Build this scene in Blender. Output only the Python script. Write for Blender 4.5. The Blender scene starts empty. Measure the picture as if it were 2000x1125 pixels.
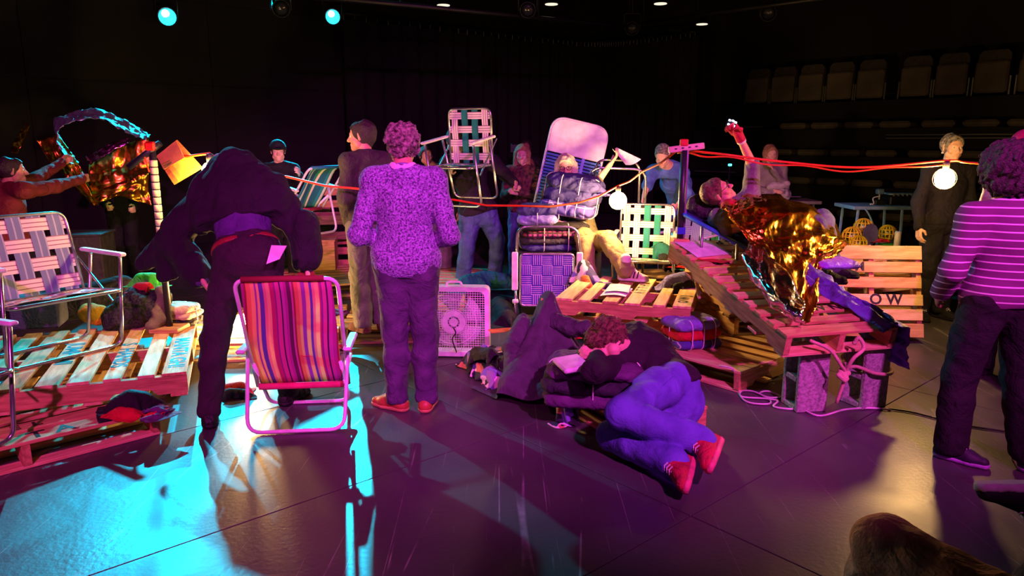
import bpy, bmesh, math, random
import numpy as np
from mathutils import Vector, Matrix, Euler

random.seed(7)
RNG = np.random.default_rng(11)
S = bpy.context.scene
C = S.collection

# ---------------------------------------------------------------- camera, light, exposure
CAM_Z, FPX = 1.6, 1400.0
PITCH = math.atan(287.5 / FPX)
cd = bpy.data.cameras.new('camera'); cam = bpy.data.objects.new('camera', cd); C.objects.link(cam)
cd.sensor_width = 36; cd.lens = 36 * FPX / 2000; cd.clip_start = .05
cam.location = (0, 0, CAM_Z); cam.rotation_euler = (math.pi / 2 - PITCH, 0, 0)
S.camera = cam
S.view_settings.view_transform = 'Standard'; S.view_settings.look = 'None'
S.view_settings.gamma = 1; S.view_settings.use_curve_mapping = False
S.view_settings.exposure = 0.0
S.cycles.use_denoising = True
S.cycles.sample_clamp_indirect = 4.0
S.cycles.max_bounces = 5
wd = bpy.data.worlds.new('world'); S.world = wd; wd.use_nodes = True
wd.node_tree.nodes['Background'].inputs[0].default_value = (1, .84, .84, 1)
wd.node_tree.nodes['Background'].inputs[1].default_value = .045

# ---------------------------------------------------------------- pixel helper: a point of the place from the photograph
_cp, _sp = math.cos(PITCH), math.sin(PITCH)
def W(px, py, z=None, Y=None):
    u, v = (px - 1000) / FPX, (py - 562.5) / FPX
    dy, dz = _cp - v * _sp, -_sp - v * _cp
    t = Y / dy if Y is not None else (z - CAM_Z) / dz
    return Vector((u * t, dy * t, CAM_Z + dz * t))

def spot(name, loc, aim, color, power, size, blend, radius=.08):
    l = bpy.data.lights.new(name, 'SPOT'); o = bpy.data.objects.new(name, l); C.objects.link(o)
    l.color = color; l.energy = power; l.spot_size = math.radians(size); l.spot_blend = blend; l.shadow_soft_size = radius
    o.location = loc
    o.rotation_euler = (Vector(aim) - Vector(loc)).to_track_quat('-Z', 'Y').to_euler()
    return o
MAG = (1.0, .085, .88)
PINK = (1.0, .065, .70)
CYAN = (.0, .62, .95)
spot('magenta_front_spot', (2.0, -1.4, 4.4), (.5, 6.3, .6), MAG, 2100, 48, .6, .10)
spot('pink_side_spot', (-1.0, -2.8, 4.2), (-2.6, 4.2, .2), PINK, 1900, 46, .6, .10)
spot('pink_ramp_spot', (4.2, -1.8, 4.3), (1.9, 4.6, .5), PINK, 800, 30, .6, .10)
LAMP1, LAMP2 = W(327, 33, Y=10.7), W(650, 33, Y=12.2)
spot('cyan_back_spot', (-5.25, 9.83, 4.87), (-1.75, 2.9, 0), CYAN, 2400, 27, .35, .06)
spot('cyan_back_spot', LAMP2 + Vector((-.06, -.24, -.10)), (-1.6, 3.5, .0), CYAN, 6800, 14.5, .3, .06)
spot('cyan_foil_spot', LAMP1 + Vector((.08, -.2, -.08)), (-4.0, 7.5, 1.75), CYAN, 2200, 24, .5, .06)
spot('cyan_wash_spot', (-4.6, 10.9, 4.2), (.8, 6.9, .9), CYAN, 1500, 44, .6, .10)

# ---------------------------------------------------------------- materials
MATS = {}
def lin(r, g, b):
    f = lambda c: c / 12.92 if c <= .04045 else ((c + .055) / 1.055) ** 2.4
    return (f(r / 255), f(g / 255), f(b / 255), 1)
def base_mat(name, rough=.7, metal=0.0):
    m = bpy.data.materials.new(name); m.use_nodes = True
    nt = m.node_tree; b = nt.nodes['Principled BSDF']
    b.inputs['Roughness'].default_value = rough; b.inputs['Metallic'].default_value = metal
    return m, nt, b
def node(nt, t, **k):
    n = nt.nodes.new(t)
    for a, v in k.items(): setattr(n, a, v)
    return n
def mat(name, rgb, rough=.75, metal=0.0, var=.25, scale=14.0, bump=.25, bscale=60.0, stretch=(1, 1, 1), rgb2=None, emis=0, sheen=0, spec=.4, wrinkle=0):
    if name in MATS: return MATS[name]
    m, nt, b = base_mat(name, rough, metal); L = nt.links
    b.inputs['Specular IOR Level'].default_value = spec
    tc = node(nt, 'ShaderNodeTexCoord'); mp = node(nt, 'ShaderNodeMapping'); mp.inputs['Scale'].default_value = stretch
    L.new(tc.outputs['Object'], mp.inputs[0])
    n = node(nt, 'ShaderNodeTexNoise'); n.inputs['Scale'].default_value = scale; n.inputs['Detail'].default_value = 4
    L.new(mp.outputs[0], n.inputs[0])
    cr = node(nt, 'ShaderNodeValToRGB'); L.new(n.outputs[0], cr.inputs[0])
    c = lin(*rgb)
    c2 = lin(*rgb2) if rgb2 else tuple(x * (1 - var) for x in c[:3]) + (1,)
    cr.color_ramp.elements[0].position = .35; cr.color_ramp.elements[1].position = .65
    cr.color_ramp.elements[0].color = c2; cr.color_ramp.elements[1].color = c
    L.new(cr.outputs[0], b.inputs['Base Color'])
    if bump:
        n2 = node(nt, 'ShaderNodeTexNoise'); n2.inputs['Scale'].default_value = bscale; n2.inputs['Detail'].default_value = 3
        L.new(mp.outputs[0], n2.inputs[0])
        bp = node(nt, 'ShaderNodeBump'); bp.inputs['Strength'].default_value = bump; bp.inputs['Distance'].default_value = .01
        L.new(n2.outputs[0], bp.inputs['Height']); L.new(bp.outputs[0], b.inputs['Normal'])
        if wrinkle:
            n3 = node(nt, 'ShaderNodeTexNoise'); n3.inputs['Scale'].default_value = 7; n3.inputs['Detail'].default_value = 3; n3.inputs['Distortion'].default_value = 1.6
            L.new(tc.outputs['Object'], n3.inputs[0])
            b2 = node(nt, 'ShaderNodeBump'); b2.inputs['Strength'].default_value = wrinkle; b2.inputs['Distance'].default_value = .05
            L.new(n3.outputs[0], b2.inputs['Height']); L.new(b2.outputs[0], bp.inputs['Normal'])
    if emis:
        b.inputs['Emission Color'].default_value = c; b.inputs['Emission Strength'].default_value = emis
    if sheen: b.inputs['Sheen Weight'].default_value = sheen
    MATS[name] = m
    return m
def stripes(name, stops, rough=.8, axis='x', coord='UV', repeat=1.0, bump=.15, trans=0):
    """stripes across UV u (x) or v (y), or an object axis; stops = [(pos, rgb), ...] constant bands"""
    if name in MATS: return MATS[name]
    m, nt, b = base_mat(name, rough); L = nt.links
    tc = node(nt, 'ShaderNodeTexCoord'); sx = node(nt, 'ShaderNodeSeparateXYZ'); L.new(tc.outputs[coord], sx.inputs[0])
    mu = node(nt, 'ShaderNodeMath', operation='MULTIPLY'); mu.inputs[1].default_value = repeat
    fr = node(nt, 'ShaderNodeMath', operation='FRACT')
    L.new(sx.outputs['XYZ'.index(axis.upper())], mu.inputs[0]); L.new(mu.outputs[0], fr.inputs[0])
    cr = node(nt, 'ShaderNodeValToRGB'); cr.color_ramp.interpolation = 'CONSTANT'
    e = cr.color_ramp.elements
    e[0].position = 0; e[0].color = lin(*stops[0][1]); e[1].position = stops[1][0]; e[1].color = lin(*stops[1][1])
    for p, c in stops[2:]:
        x = e.new(p); x.color = lin(*c)
    L.new(fr.outputs[0], cr.inputs[0]); L.new(cr.outputs[0], b.inputs['Base Color'])
    n2 = node(nt, 'ShaderNodeTexNoise'); n2.inputs['Scale'].default_value = 90
    L.new(tc.outputs['Object'], n2.inputs[0])
    bp = node(nt, 'ShaderNodeBump'); bp.inputs['Strength'].default_value = bump; bp.inputs['Distance'].default_value = .01
    L.new(n2.outputs[0], bp.inputs['Height']); L.new(bp.outputs[0], b.inputs['Normal'])
    if trans:
        tl = node(nt, 'ShaderNodeBsdfTranslucent'); mx = node(nt, 'ShaderNodeMixShader'); mx.inputs[0].default_value = trans
        L.new(cr.outputs[0], tl.inputs[0]); L.new(b.outputs[0], mx.inputs[1]); L.new(tl.outputs[0], mx.inputs[2]); L.new(mx.outputs[0], nt.nodes['Material Output'].inputs[0])
    MATS[name] = m
    return m
def plaid(name, base, linec, rep=(9, 7), w=.12, rough=.85):
    if name in MATS: return MATS[name]
    m, nt, b = base_mat(name, rough); L = nt.links
    tc = node(nt, 'ShaderNodeTexCoord'); sx = node(nt, 'ShaderNodeSeparateXYZ'); L.new(tc.outputs['Object'], sx.inputs[0])
    outs = []
    for i, r in ((0, rep[0]), (2, rep[1])):
        mu = node(nt, 'ShaderNodeMath', operation='MULTIPLY'); mu.inputs[1].default_value = r
        fr = node(nt, 'ShaderNodeMath', operation='FRACT'); lt = node(nt, 'ShaderNodeMath', operation='LESS_THAN'); lt.inputs[1].default_value = w
        L.new(sx.outputs[i], mu.inputs[0]); L.new(mu.outputs[0], fr.inputs[0]); L.new(fr.outputs[0], lt.inputs[0]); outs.append(lt)
    mx = node(nt, 'ShaderNodeMath', operation='MAXIMUM'); L.new(outs[0].outputs[0], mx.inputs[0]); L.new(outs[1].outputs[0], mx.inputs[1])
    mix = node(nt, 'ShaderNodeMix', data_type='RGBA'); L.new(mx.outputs[0], mix.inputs[0])
    mix.inputs[6].default_value = lin(*base); mix.inputs[7].default_value = lin(*linec)
    L.new(mix.outputs[2], b.inputs['Base Color'])
    MATS[name] = m
    return m

# ---------------------------------------------------------------- mesh helpers
def mesh(name, v, f, uv=None, smooth=False):
    v = np.asarray(v, dtype=np.float32).reshape(-1, 3)
    me = bpy.data.meshes.new(name)
    if isinstance(f, np.ndarray):
        n, k = f.shape
        me.vertices.add(len(v)); me.vertices.foreach_set('co', v.ravel())
        me.loops.add(n * k); me.loops.foreach_set('vertex_index', f.astype(np.int32).ravel())
        me.polygons.add(n)
        me.polygons.foreach_set('loop_start', np.arange(0, n * k, k, dtype=np.int32))
        me.update(calc_edges=True); me.validate()
    else:
        me.from_pydata([tuple(map(float, p)) for p in v], [], f)
        bm = bmesh.new(); bm.from_mesh(me); bmesh.ops.recalc_face_normals(bm, faces=bm.faces); bm.to_mesh(me); bm.free()
    if uv is not None:
        ul = me.uv_layers.new(name='UVMap')
        idx = np.empty(len(me.loops), np.int32); me.loops.foreach_get('vertex_index', idx)
        ul.data.foreach_set('uv', np.asarray(uv, np.float32)[idx].ravel())
    if smooth: me.polygons.foreach_set('use_smooth', np.ones(len(me.polygons), bool))
    return me
def link(name, me, m=None, parent=None, loc=None, rot=None):
    o = bpy.data.objects.new(name, me); C.objects.link(o)
    if m is not None and not me.materials: me.materials.append(m)
    if parent is not None: o.parent = parent
    if loc is not None: o.location = loc
    if rot is not None: o.rotation_euler = rot
    return o
def E(name, label, cat, loc=(0, 0, 0), rot=(0, 0, 0), group=None):
    o = bpy.data.objects.new(name, None); C.objects.link(o); o.location = loc; o.rotation_euler = rot
    o.empty_display_size = .1
    return tag(o, label, cat, group)
def tag(o, label, cat, group=None):
    o['label'] = label; o['category'] = cat
    if group: o['group'] = group
    return o
def structure(o):
    o['kind'] = 'structure'; return o
def join(*parts):
    V, Fc, n = [], [], 0
    for v, f in parts:
        V += [tuple(p) for p in v]; Fc += [tuple(i + n for i in q) for q in f]; n += len(v)
    return V, Fc
def boxg(cx, cy, cz, sx, sy, sz):
    x, y, z = sx / 2, sy / 2, sz / 2
    v = [(cx + a * x, cy + b * y, cz + c * z) for c in (-1, 1) for b in (-1, 1) for a in (-1, 1)]
    return v, [(0, 2, 3, 1), (4, 5, 7, 6), (0, 1, 5, 4), (2, 6, 7, 3), (0, 4, 6, 2), (1, 3, 7, 5)]
def bevbox(cx, cy, cz, sx, sy, sz, b=.01):
    """box with chamfered edges"""
    v = []; X, Y, Z = sx / 2, sy / 2, sz / 2
    idx = {}
    for a in (-1, 1):
        for c in (-1, 1):
            for d in (-1, 1):
                for ax in range(3):
                    p = [a * (X - (b if ax != 0 else 0)), c * (Y - (b if ax != 1 else 0)), d * (Z - (b if ax != 2 else 0))]
                    idx[(a, c, d, ax)] = len(v); v.append((cx + p[0], cy + p[1], cz + p[2]))
    f = []
    g = lambda a, c, d, ax: idx[(a, c, d, ax)]
    for s in (-1, 1):
        f.append([g(s, -1, -1, 0), g(s, 1, -1, 0), g(s, 1, 1, 0), g(s, -1, 1, 0)][::s])
        f.append([g(-1, s, -1, 1), g(-1, s, 1, 1), g(1, s, 1, 1), g(1, s, -1, 1)][::s])
        f.append([g(-1, -1, s, 2), g(1, -1, s, 2), g(1, 1, s, 2), g(-1, 1, s, 2)][::s])
    for s in (-1, 1):
        for t in (-1, 1):
            f.append([g(s, t, -1, 0), g(s, t, -1, 1), g(s, t, 1, 1), g(s, t, 1, 0)][::s * t])
            f.append([g(s, -1, t, 2), g(s, -1, t, 0), g(s, 1, t, 0), g(s, 1, t, 2)][::-s * t * -1])
            f.append([g(-1, s, t, 1), g(-1, s, t, 2), g(1, s, t, 2), g(1, s, t, 1)][::s * t])
            for d in (-1, 1): f.append([g(s, t, d, 0), g(s, t, d, 1), g(s, t, d, 2)][::s * t * d])
    return v, [tuple(q) for q in f]
def rounded(pts, rad, seg=5, closed=False):
    pts = [Vector(p) for p in pts]; out = []; n = len(pts)
    for i, p in enumerate(pts):
        if not closed and i in (0, n - 1): out.append(p); continue
        a, b = pts[i - 1], pts[(i + 1) % n]
        u, w = (a - p), (b - p)
        r = min(rad, u.length * .48, w.length * .48)
        s, e = p + u.normalized() * r, p + w.normalized() * r
        for k in range(seg + 1):
            t = k / seg
            out.append(s * (1 - t) ** 2 + p * 2 * t * (1 - t) + e * t ** 2)
    return out
def tubeg(pts, r, n=8, closed=False):
    P = [Vector(p) for p in pts]; m = len(P)
    rr = r if hasattr(r, '__len__') else [r] * m
    V, Fc = [], []
    T = []
    for i in range(m):
        a = P[i - 1] if (i > 0 or closed) else P[i]
        b = P[(i + 1) % m] if (i < m - 1 or closed) else P[i]
        t = (b - a); T.append(t.normalized() if t.length > 1e-9 else Vector((0, 0, 1)))
    up = Vector((0, 0, 1)) if abs(T[0].z) < .9 else Vector((1, 0, 0))
    nrm = (up - T[0] * up.dot(T[0])).normalized()
    for i in range(m):
        nrm = nrm - T[i] * nrm.dot(T[i])
        nrm = nrm.normalized() if nrm.length > 1e-6 else T[i].orthogonal().normalized()
        bi = T[i].cross(nrm)
        for k in range(n):
            a = 2 * math.pi * k / n
            V.append(P[i] + (nrm * math.cos(a) + bi * math.sin(a)) * rr[i])
    for i in range(m if closed else m - 1):
        j = (i + 1) % m
        for k in range(n):
            l = (k + 1) % n
            Fc.append((i * n + k, i * n + l, j * n + l, j * n + k))
    if not closed:
        Fc.append(tuple(range(n))[::-1]); Fc.append(tuple((m - 1) * n + k for k in range(n)))
    return V, Fc
def tube(name, pts, r, m, parent=None, n=8, closed=False, origin=None):
    o = Vector(origin) if origin is not None else (parent.location if parent is not None and not any(parent.rotation_euler) and parent.get('world') else Vector())
    v, f = tubeg([Vector(p) - o for p in pts], r, n, closed)
    return link(name, mesh(name, v, f, smooth=True), m, parent)
def lathe(prof, n=20, c=(0, 0, 0)):
    V, Fc = [], []
    for r, z in prof:
        for k in range(n):
            a = 2 * math.pi * k / n; V.append((c[0] + r * math.cos(a), c[1] + r * math.sin(a), c[2] + z))
    for i in range(len(prof) - 1):
        for k in range(n):
            l = (k + 1) % n; Fc.append((i * n + k, i * n + l, (i + 1) * n + l, (i + 1) * n + k))
    Fc.append(tuple(range(n))[::-1]); Fc.append(tuple((len(prof) - 1) * n + k for k in range(n)))
    return V, Fc
def curve_pts(ctrl, n):
    """Catmull-Rom through control points"""
    c = [Vector(p) for p in ctrl]; c = [c[0] * 2 - c[1]] + c + [c[-1] * 2 - c[-2]]
    out = []; m = len(c) - 3
    for i in range(n):
        t = i / (n - 1) * m; k = min(int(t), m - 1); t -= k
        p0, p1, p2, p3 = c[k:k + 4]
        out.append(.5 * ((2 * p1) + (p2 - p0) * t + (2 * p0 - 5 * p1 + 4 * p2 - p3) * t * t + (3 * p1 - p0 - 3 * p2 + p3) * t ** 3))
    return out

# ---------------------------------------------------------------- implicit bodies: smooth unions of tapered limbs, meshed by surface nets
def vec(p): return np.array((p[0], p[1], p[2]), float)
def ridge(x): return 1.0 - 2.2 * np.abs(np.sin(x * .5)) ** .8
def sdf(prims, h, k=.03, noise=0.0, nfreq=26.0, cuts=(), seed=1, ax=(1, 1, 1), octv=5):
    lo = np.min([np.minimum(p[0], p[1]) - max(p[2], p[3]) for p in prims if not isinstance(p[4], str)], axis=0) - noise * 2 - 2.5 * h
    hi = np.max([np.maximum(p[0], p[1]) + max(p[2], p[3]) for p in prims if not isinstance(p[4], str)], axis=0) + noise * 2 + 2.5 * h
    n = np.ceil((hi - lo) / h).astype(int) + 1
    g = [(lo[i] + h * np.arange(n[i])).astype(np.float32) for i in range(3)]
    Fd = np.full(n, .5, np.float32)
    for a, b, ra, rb, fl in prims:
        if fl == 'cut':
            Fd = np.maximum(Fd, (g[0][:, None, None] - a[0]) * b[0] + (g[1][None, :, None] - a[1]) * b[1] + (g[2][None, None, :] - a[2]) * b[2]).astype(np.float32); continue
        R = max(ra, rb) + k + 3 * h
        if isinstance(fl, tuple) and fl[1] > 1: R *= fl[1]
        l = np.clip(((np.minimum(a, b) - R - lo) / h).astype(int), 0, n - 1); u = np.clip(((np.maximum(a, b) + R - lo) / h).astype(int) + 1, 1, n)
        if (u <= l).any(): continue
        X = g[0][l[0]:u[0], None, None] - a[0]; Y = g[1][None, l[1]:u[1], None] - a[1]; Z = g[2][None, None, l[2]:u[2]] - a[2]
        d = b - a; L2 = float(d @ d)
        if isinstance(fl, tuple):
            nn, s = fl; q = (X * nn[0] + Y * nn[1] + Z * nn[2]) * (1 / s - 1)
            X = X + nn[0] * q; Y = Y + nn[1] * q; Z = Z + nn[2] * q
        t = np.clip((X * d[0] + Y * d[1] + Z * d[2]) / L2, 0, 1) if L2 > 1e-10 else 0.0
        D = np.sqrt((X - d[0] * t) ** 2 + (Y - d[1] * t) ** 2 + (Z - d[2] * t) ** 2) - (ra + (rb - ra) * t)
        sub = Fd[l[0]:u[0], l[1]:u[1], l[2]:u[2]]
        if isinstance(fl, str):
            sub[...] = np.maximum(sub, -D)
        else:
            hh = np.clip(.5 + .5 * (sub - D) / k, 0, 1)
            sub[...] = sub * (1 - hh) + D * hh - k * hh * (1 - hh)
    if noise:
        r = np.random.default_rng(seed); N = 0
        for i in range(octv):
            w = r.normal(size=3); w /= np.linalg.norm(w); w *= nfreq * (.6 + .35 * i) * np.array(ax)
            N = N + ridge(g[0][:, None, None] * w[0] + g[1][None, :, None] * w[1] + g[2][None, None, :] * w[2] + r.uniform(0, 6.3) +
                           1.5 * np.sin(g[2][None, None, :] * w[1] * .6 + g[0][:, None, None] * w[2] * .6 + g[1][None, :, None] * w[0] * .5)) / (1 + .35 * i)
        Fd = Fd + noise * (N / 2.2)
    for c, nn in cuts:
        c = vec(c); nn = vec(nn); nn = nn / np.linalg.norm(nn)
        Fd = np.maximum(Fd, (g[0][:, None, None] - c[0]) * nn[0] + (g[1][None, :, None] - c[1]) * nn[1] + (g[2][None, None, :] - c[2]) * nn[2])
    return nets(Fd, lo, h)
def nets(Fd, lo, h):
    Fd[0], Fd[-1], Fd[:, 0], Fd[:, -1], Fd[:, :, 0], Fd[:, :, -1] = 1, 1, 1, 1, 1, 1
    ins = Fd < 0
    c = [(i, j, k) for i in (0, 1) for j in (0, 1) for k in (0, 1)]
    sl = lambda A, o: A[o[0]:A.shape[0] - 1 + o[0], o[1]:A.shape[1] - 1 + o[1], o[2]:A.shape[2] - 1 + o[2]]
    cnt = sum(sl(ins, o).astype(np.int8) for o in c)
    cell = np.argwhere((cnt > 0) & (cnt < 8))
    ids = np.full([s - 1 for s in Fd.shape], -1, np.int64); ids[tuple(cell.T)] = np.arange(len(cell))
    val = {o: Fd[tuple((cell + np.array(o)).T)] for o in c}
    acc = np.zeros((len(cell), 3)); num = np.zeros(len(cell))
    for o in c:
        for axis in range(3):
            if o[axis]: continue
            q = list(o); q[axis] = 1; q = tuple(q)
            f0, f1 = val[o], val[q]; cr = (f0 < 0) != (f1 < 0)
            t = np.where(cr, f0 / np.where(cr, f0 - f1, 1), 0)
            p = np.tile(np.array(o, float), (len(cell), 1)); p[:, axis] += t
            acc[cr] += p[cr]; num[cr] += 1
    V = lo + h * (cell + acc / num[:, None])
    Q = []
    for axis in range(3):
        a = [slice(None)] * 3; b = [slice(None)] * 3
        a[axis] = slice(0, -1); b[axis] = slice(1, None)
        ch = ins[tuple(a)] != ins[tuple(b)]
        e = np.argwhere(ch); u, w = (axis + 1) % 3, (axis + 2) % 3
        e = e[(e[:, u] > 0) & (e[:, w] > 0) & (e[:, u] < Fd.shape[u] - 1) & (e[:, w] < Fd.shape[w] - 1)]
        du = np.zeros(3, int); du[u] = 1; dw = np.zeros(3, int); dw[w] = 1
        q = np.stack([ids[tuple(e.T)], ids[tuple((e - du).T)], ids[tuple((e - du - dw).T)], ids[tuple((e - dw).T)]], 1)
        flip = ~ins[tuple(e.T)]
        q[flip] = q[flip][:, ::-1]
        Q.append(q)
    Q = np.concatenate(Q); Q = Q[(Q >= 0).all(1)]
    return V, Q
def cap(a, b, ra, rb=None, fl=None): return (vec(a), vec(b), ra, ra if rb is None else rb, fl)
def cut(p, n):
    n = vec(n); return (vec(p), n / np.linalg.norm(n), 0, 0, 'cut')
def neg(a, b, ra, rb=None): return (vec(a), vec(b), ra, ra if rb is None else rb, '-')
def blob(name, prims, h, m, parent=None, origin=None, **k):
    v, f = sdf(prims, h, **k)
    if origin is None: origin = parent.location if parent is not None else (0, 0, 0)
    return link(name, mesh(name, v - vec(origin), f, smooth=True), m, parent)
# ================================================================ THE ROOM
U = Vector((.755, .656, 0)); WV = Vector((-.656, .755, 0))       # the hall's own axes
ANG_U = math.atan2(U.y, U.x)
CORNER = Vector((1.85, 17.3, 0))
black_paint = mat('black_paint', (32, 29, 28), .8, scale=1.2, var=.35, bump=.1, bscale=30)
black_metal = mat('black_metal', (30, 30, 32), .45, .3, bump=0)
floor_dark = mat('floor_gap', (6, 6, 7), .9, bump=0)

def floor_material():
    m, nt, b = base_mat('scuffed_black_floor', .34); L = nt.links
    geo = node(nt, 'ShaderNodeNewGeometry'); P = geo.outputs['Position']
    def noise(scale, detail, stretch=None, rot=0):
        mp = node(nt, 'ShaderNodeMapping'); mp.inputs['Rotation'].default_value = (0, 0, rot)
        if stretch: mp.inputs['Scale'].default_value = stretch
        L.new(P, mp.inputs[0]); n = node(nt, 'ShaderNodeTexNoise'); n.inputs['Scale'].default_value = scale; n.inputs['Detail'].default_value = detail
        L.new(mp.outputs[0], n.inputs[0]); return n.outputs[0]
    def ramp(src, a, c, v0=0, v1=1):
        r = node(nt, 'ShaderNodeMapRange'); r.inputs[1].default_value = a; r.inputs[2].default_value = c
        r.inputs[3].default_value = v0; r.inputs[4].default_value = v1; L.new(src, r.inputs[0]); return r.outputs[0]
    def ridge(src, w):
        s = node(nt, 'ShaderNodeMath', operation='SUBTRACT'); s.inputs[1].default_value = .5; L.new(src, s.inputs[0])
        a = node(nt, 'ShaderNodeMath', operation='ABSOLUTE'); L.new(s.outputs[0], a.inputs[0]); return ramp(a.outputs[0], w, 0)
    def op(o, a, c):
        n = node(nt, 'ShaderNodeMath', operation=o); L.new(a, n.inputs[0]); L.new(c, n.inputs[1]); return n.outputs[0]
    scr = None
    for i, (sc, rot) in enumerate(((3.0, .5), (3.4, 1.9), (2.6, 2.7), (3.8, 1.2))):
        r = op('MULTIPLY', ridge(noise(sc, 0, (1, .05, 1), rot), .0028), ramp(noise(2.3 + .4 * i, 3, (1, .5, 1), rot), .53, .6))
        scr = r if scr is None else op('MAXIMUM', scr, r)
    blotch = ramp(noise(1.3, 6), .3, .7)
    mix = node(nt, 'ShaderNodeMix', data_type='RGBA'); L.new(blotch, mix.inputs[0])
    mix.inputs[6].default_value = (.050, .046, .048, 1); mix.inputs[7].default_value = (.082, .074, .076, 1)
    mix2 = node(nt, 'ShaderNodeMix', data_type='RGBA'); L.new(op('MULTIPLY', scr, ramp(noise(9, 2), .3, .6, .1, .7)), mix2.inputs[0])
    L.new(mix.outputs[2], mix2.inputs[6]); mix2.inputs[7].default_value = (.42, .40, .41, 1)
    L.new(mix2.outputs[2], b.inputs['Base Color'])
    L.new(ramp(noise(2.2, 6), .3, .7, .30, .46), b.inputs['Roughness'])
    bp = node(nt, 'ShaderNodeBump'); bp.inputs['Strength'].default_value = .12; bp.inputs['Distance'].default_value = .01
    L.new(noise(45, 4), bp.inputs['Height']); L.new(bp.outputs[0], b.inputs['Normal'])
    return m
floor_m = floor_material()
v, f = boxg(0, 8, -.08, 34, 30, .1)
floor = structure(link('floor', mesh('floor', v, f), floor_dark))
v, f = bevbox(0, 0, -.015, 2.435, 1.215, .03, .002)
sheet = mesh('floor_sheet', v, f); sheet.materials.append(floor_m)
SEAM = Vector((2.62, 4.46, 0))                                    # a corner of the sheet grid
for i in range(-5, 6):
    for j in range(-9, 10):
        c = SEAM + U * (2.44 * i + 1.22) + WV * (1.22 * j + .61)
        if c.y < -2.6 or c.y > 17.5 or abs(c.x) > 3.0 + .85 * max(c.y, 0): continue
        link('floor_sheet', sheet, None, floor, c, (0, 0, ANG_U))
def wall(name, a, b, z0, z1, panels=None, t=.1):
    a, b = Vector(a), Vector(b); d = b - a; ang = math.atan2(d.y, d.x)
    v, f = boxg(d.length / 2, 0, (z0 + z1) / 2, d.length, t, z1 - z0)
    o = structure(link(name, mesh(name, v, f), black_paint, None, a, (0, 0, ang)))
    if panels:
        w, hgt, side = panels
        v, f = bevbox(0, 0, 0, w - .012, .02, hgt - .02, .004); me = mesh('wall_panel', v, f); me.materials.append(black_paint)
        for i in range(int(d.length / w)):
            z = z0
            while z + hgt < z1 + .05:
                link('wall_panel', me, None, o, (w * (i + .5), side * (t / 2 + .01), z + hgt / 2)); z += hgt
    return o
wall('wall_left', CORNER - U * 16, CORNER + U * .8, 0, 5.2, (2.44, 1.22, -1))
wall('wall_right', CORNER + U * .7, CORNER + U * .7 - WV * 16, 0, 5.2)
wall('wall_near', (-14, -4.5, 0), (14, -4.5, 0), 0, 5.2)
v, f = boxg(0, 7, 5.25, 34, 30, .1)
structure(link('ceiling', mesh('ceiling', v, f), black_paint))

# curtain in the corner, hung from a bent track
drape = mat('black_velour', (24, 22, 23), .95, scale=6, var=.4, bump=.2)
path = curve_pts([CORNER - U * 6.6 - WV * .5, CORNER - U * 3.2 - WV * .5, CORNER - U * 1.0 - WV * .75, CORNER - U * .5 - WV * 1.5, CORNER - U * .45 - WV * 3.2], 260)
cur = E('stage_curtain', 'long black stage curtain hung in folds across the far corner of the hall', 'curtain', path[120])
V, Fc = [], []
for i, p in enumerate(path):
    a = path[max(i - 1, 0)]; b = path[min(i + 1, len(path) - 1)]; n = Vector((-(b - a).y, (b - a).x, 0)).normalized()
    for k, z in enumerate((.03, 1.2, 2.4, 3.6)):
        q = p + n * (.06 * math.sin(i * .9 + .2 * k) + .025 * math.sin(i * .37 + k)); V.append(q + Vector((0, 0, z)) - cur.location)
for i in range(len(path) - 1):
    for k in range(3): Fc.append((i * 4 + k, i * 4 + 4 + k, i * 4 + 5 + k, i * 4 + 1 + k))
link('drape', mesh('drape', V, Fc, smooth=True), drape, cur)
v, f = tubeg([p + Vector((0, 0, 3.68)) - cur.location for p in path[::8]], .022, 6); link('curtain_track', mesh('curtain_track', v, f, smooth=True), black_metal, cur)
hook_m = mat('dull_steel', (120, 118, 112), .5, .6, bump=0)
v, f = boxg(0, 0, 0, .014, .014, .09); hk = mesh('curtain_hook', v, f); hk.materials.append(hook_m)
for p in path[::4]: link('curtain_hook', hk, None, cur, p + Vector((0, 0, 3.62)) - cur.location)

# lighting pipes and lamps under the ceiling
def rig_pipe(a, b, lab):
    a, b = Vector(a), Vector(b)
    o = E('lighting_pipe', lab, 'pipe', a); v, f = tubeg([(0, 0, 0), b - a], .03, 8); link('pipe', mesh('pipe', v, f, smooth=True), black_metal, o)
    for t in (.15, .5, .85):
        p = (b - a) * t; v, f = tubeg([p, (p.x, p.y, 5.2 - a.z)], .012, 6); link('hanger', mesh('hanger', v, f, smooth=True), black_metal, o)
rig_pipe(W(430, -20, Y=9.3), W(1120, 40, Y=13.2), 'black lighting pipe running along the top from the cyan lamps to the curtain')
rig_pipe(W(640, -5, Y=8.6), W(1330, 62, Y=12.6), 'black lighting pipe crossing above the curtain corner')
rig_pipe(W(1180, 55, Y=13.5), W(1640, -8, Y=9.0), 'black lighting pipe above the raked seats')
rig_pipe(W(1060, -4, Y=11.2), W(1500, -6, Y=11.2), 'short black lighting pipe carrying the small white work lights')
lens_c = mat('cyan_lens', (40, 190, 215), .3, emis=3.0, bump=0)
lens_core = mat('cyan_lens_core', (215, 250, 255), .3, emis=18, bump=0)
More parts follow.
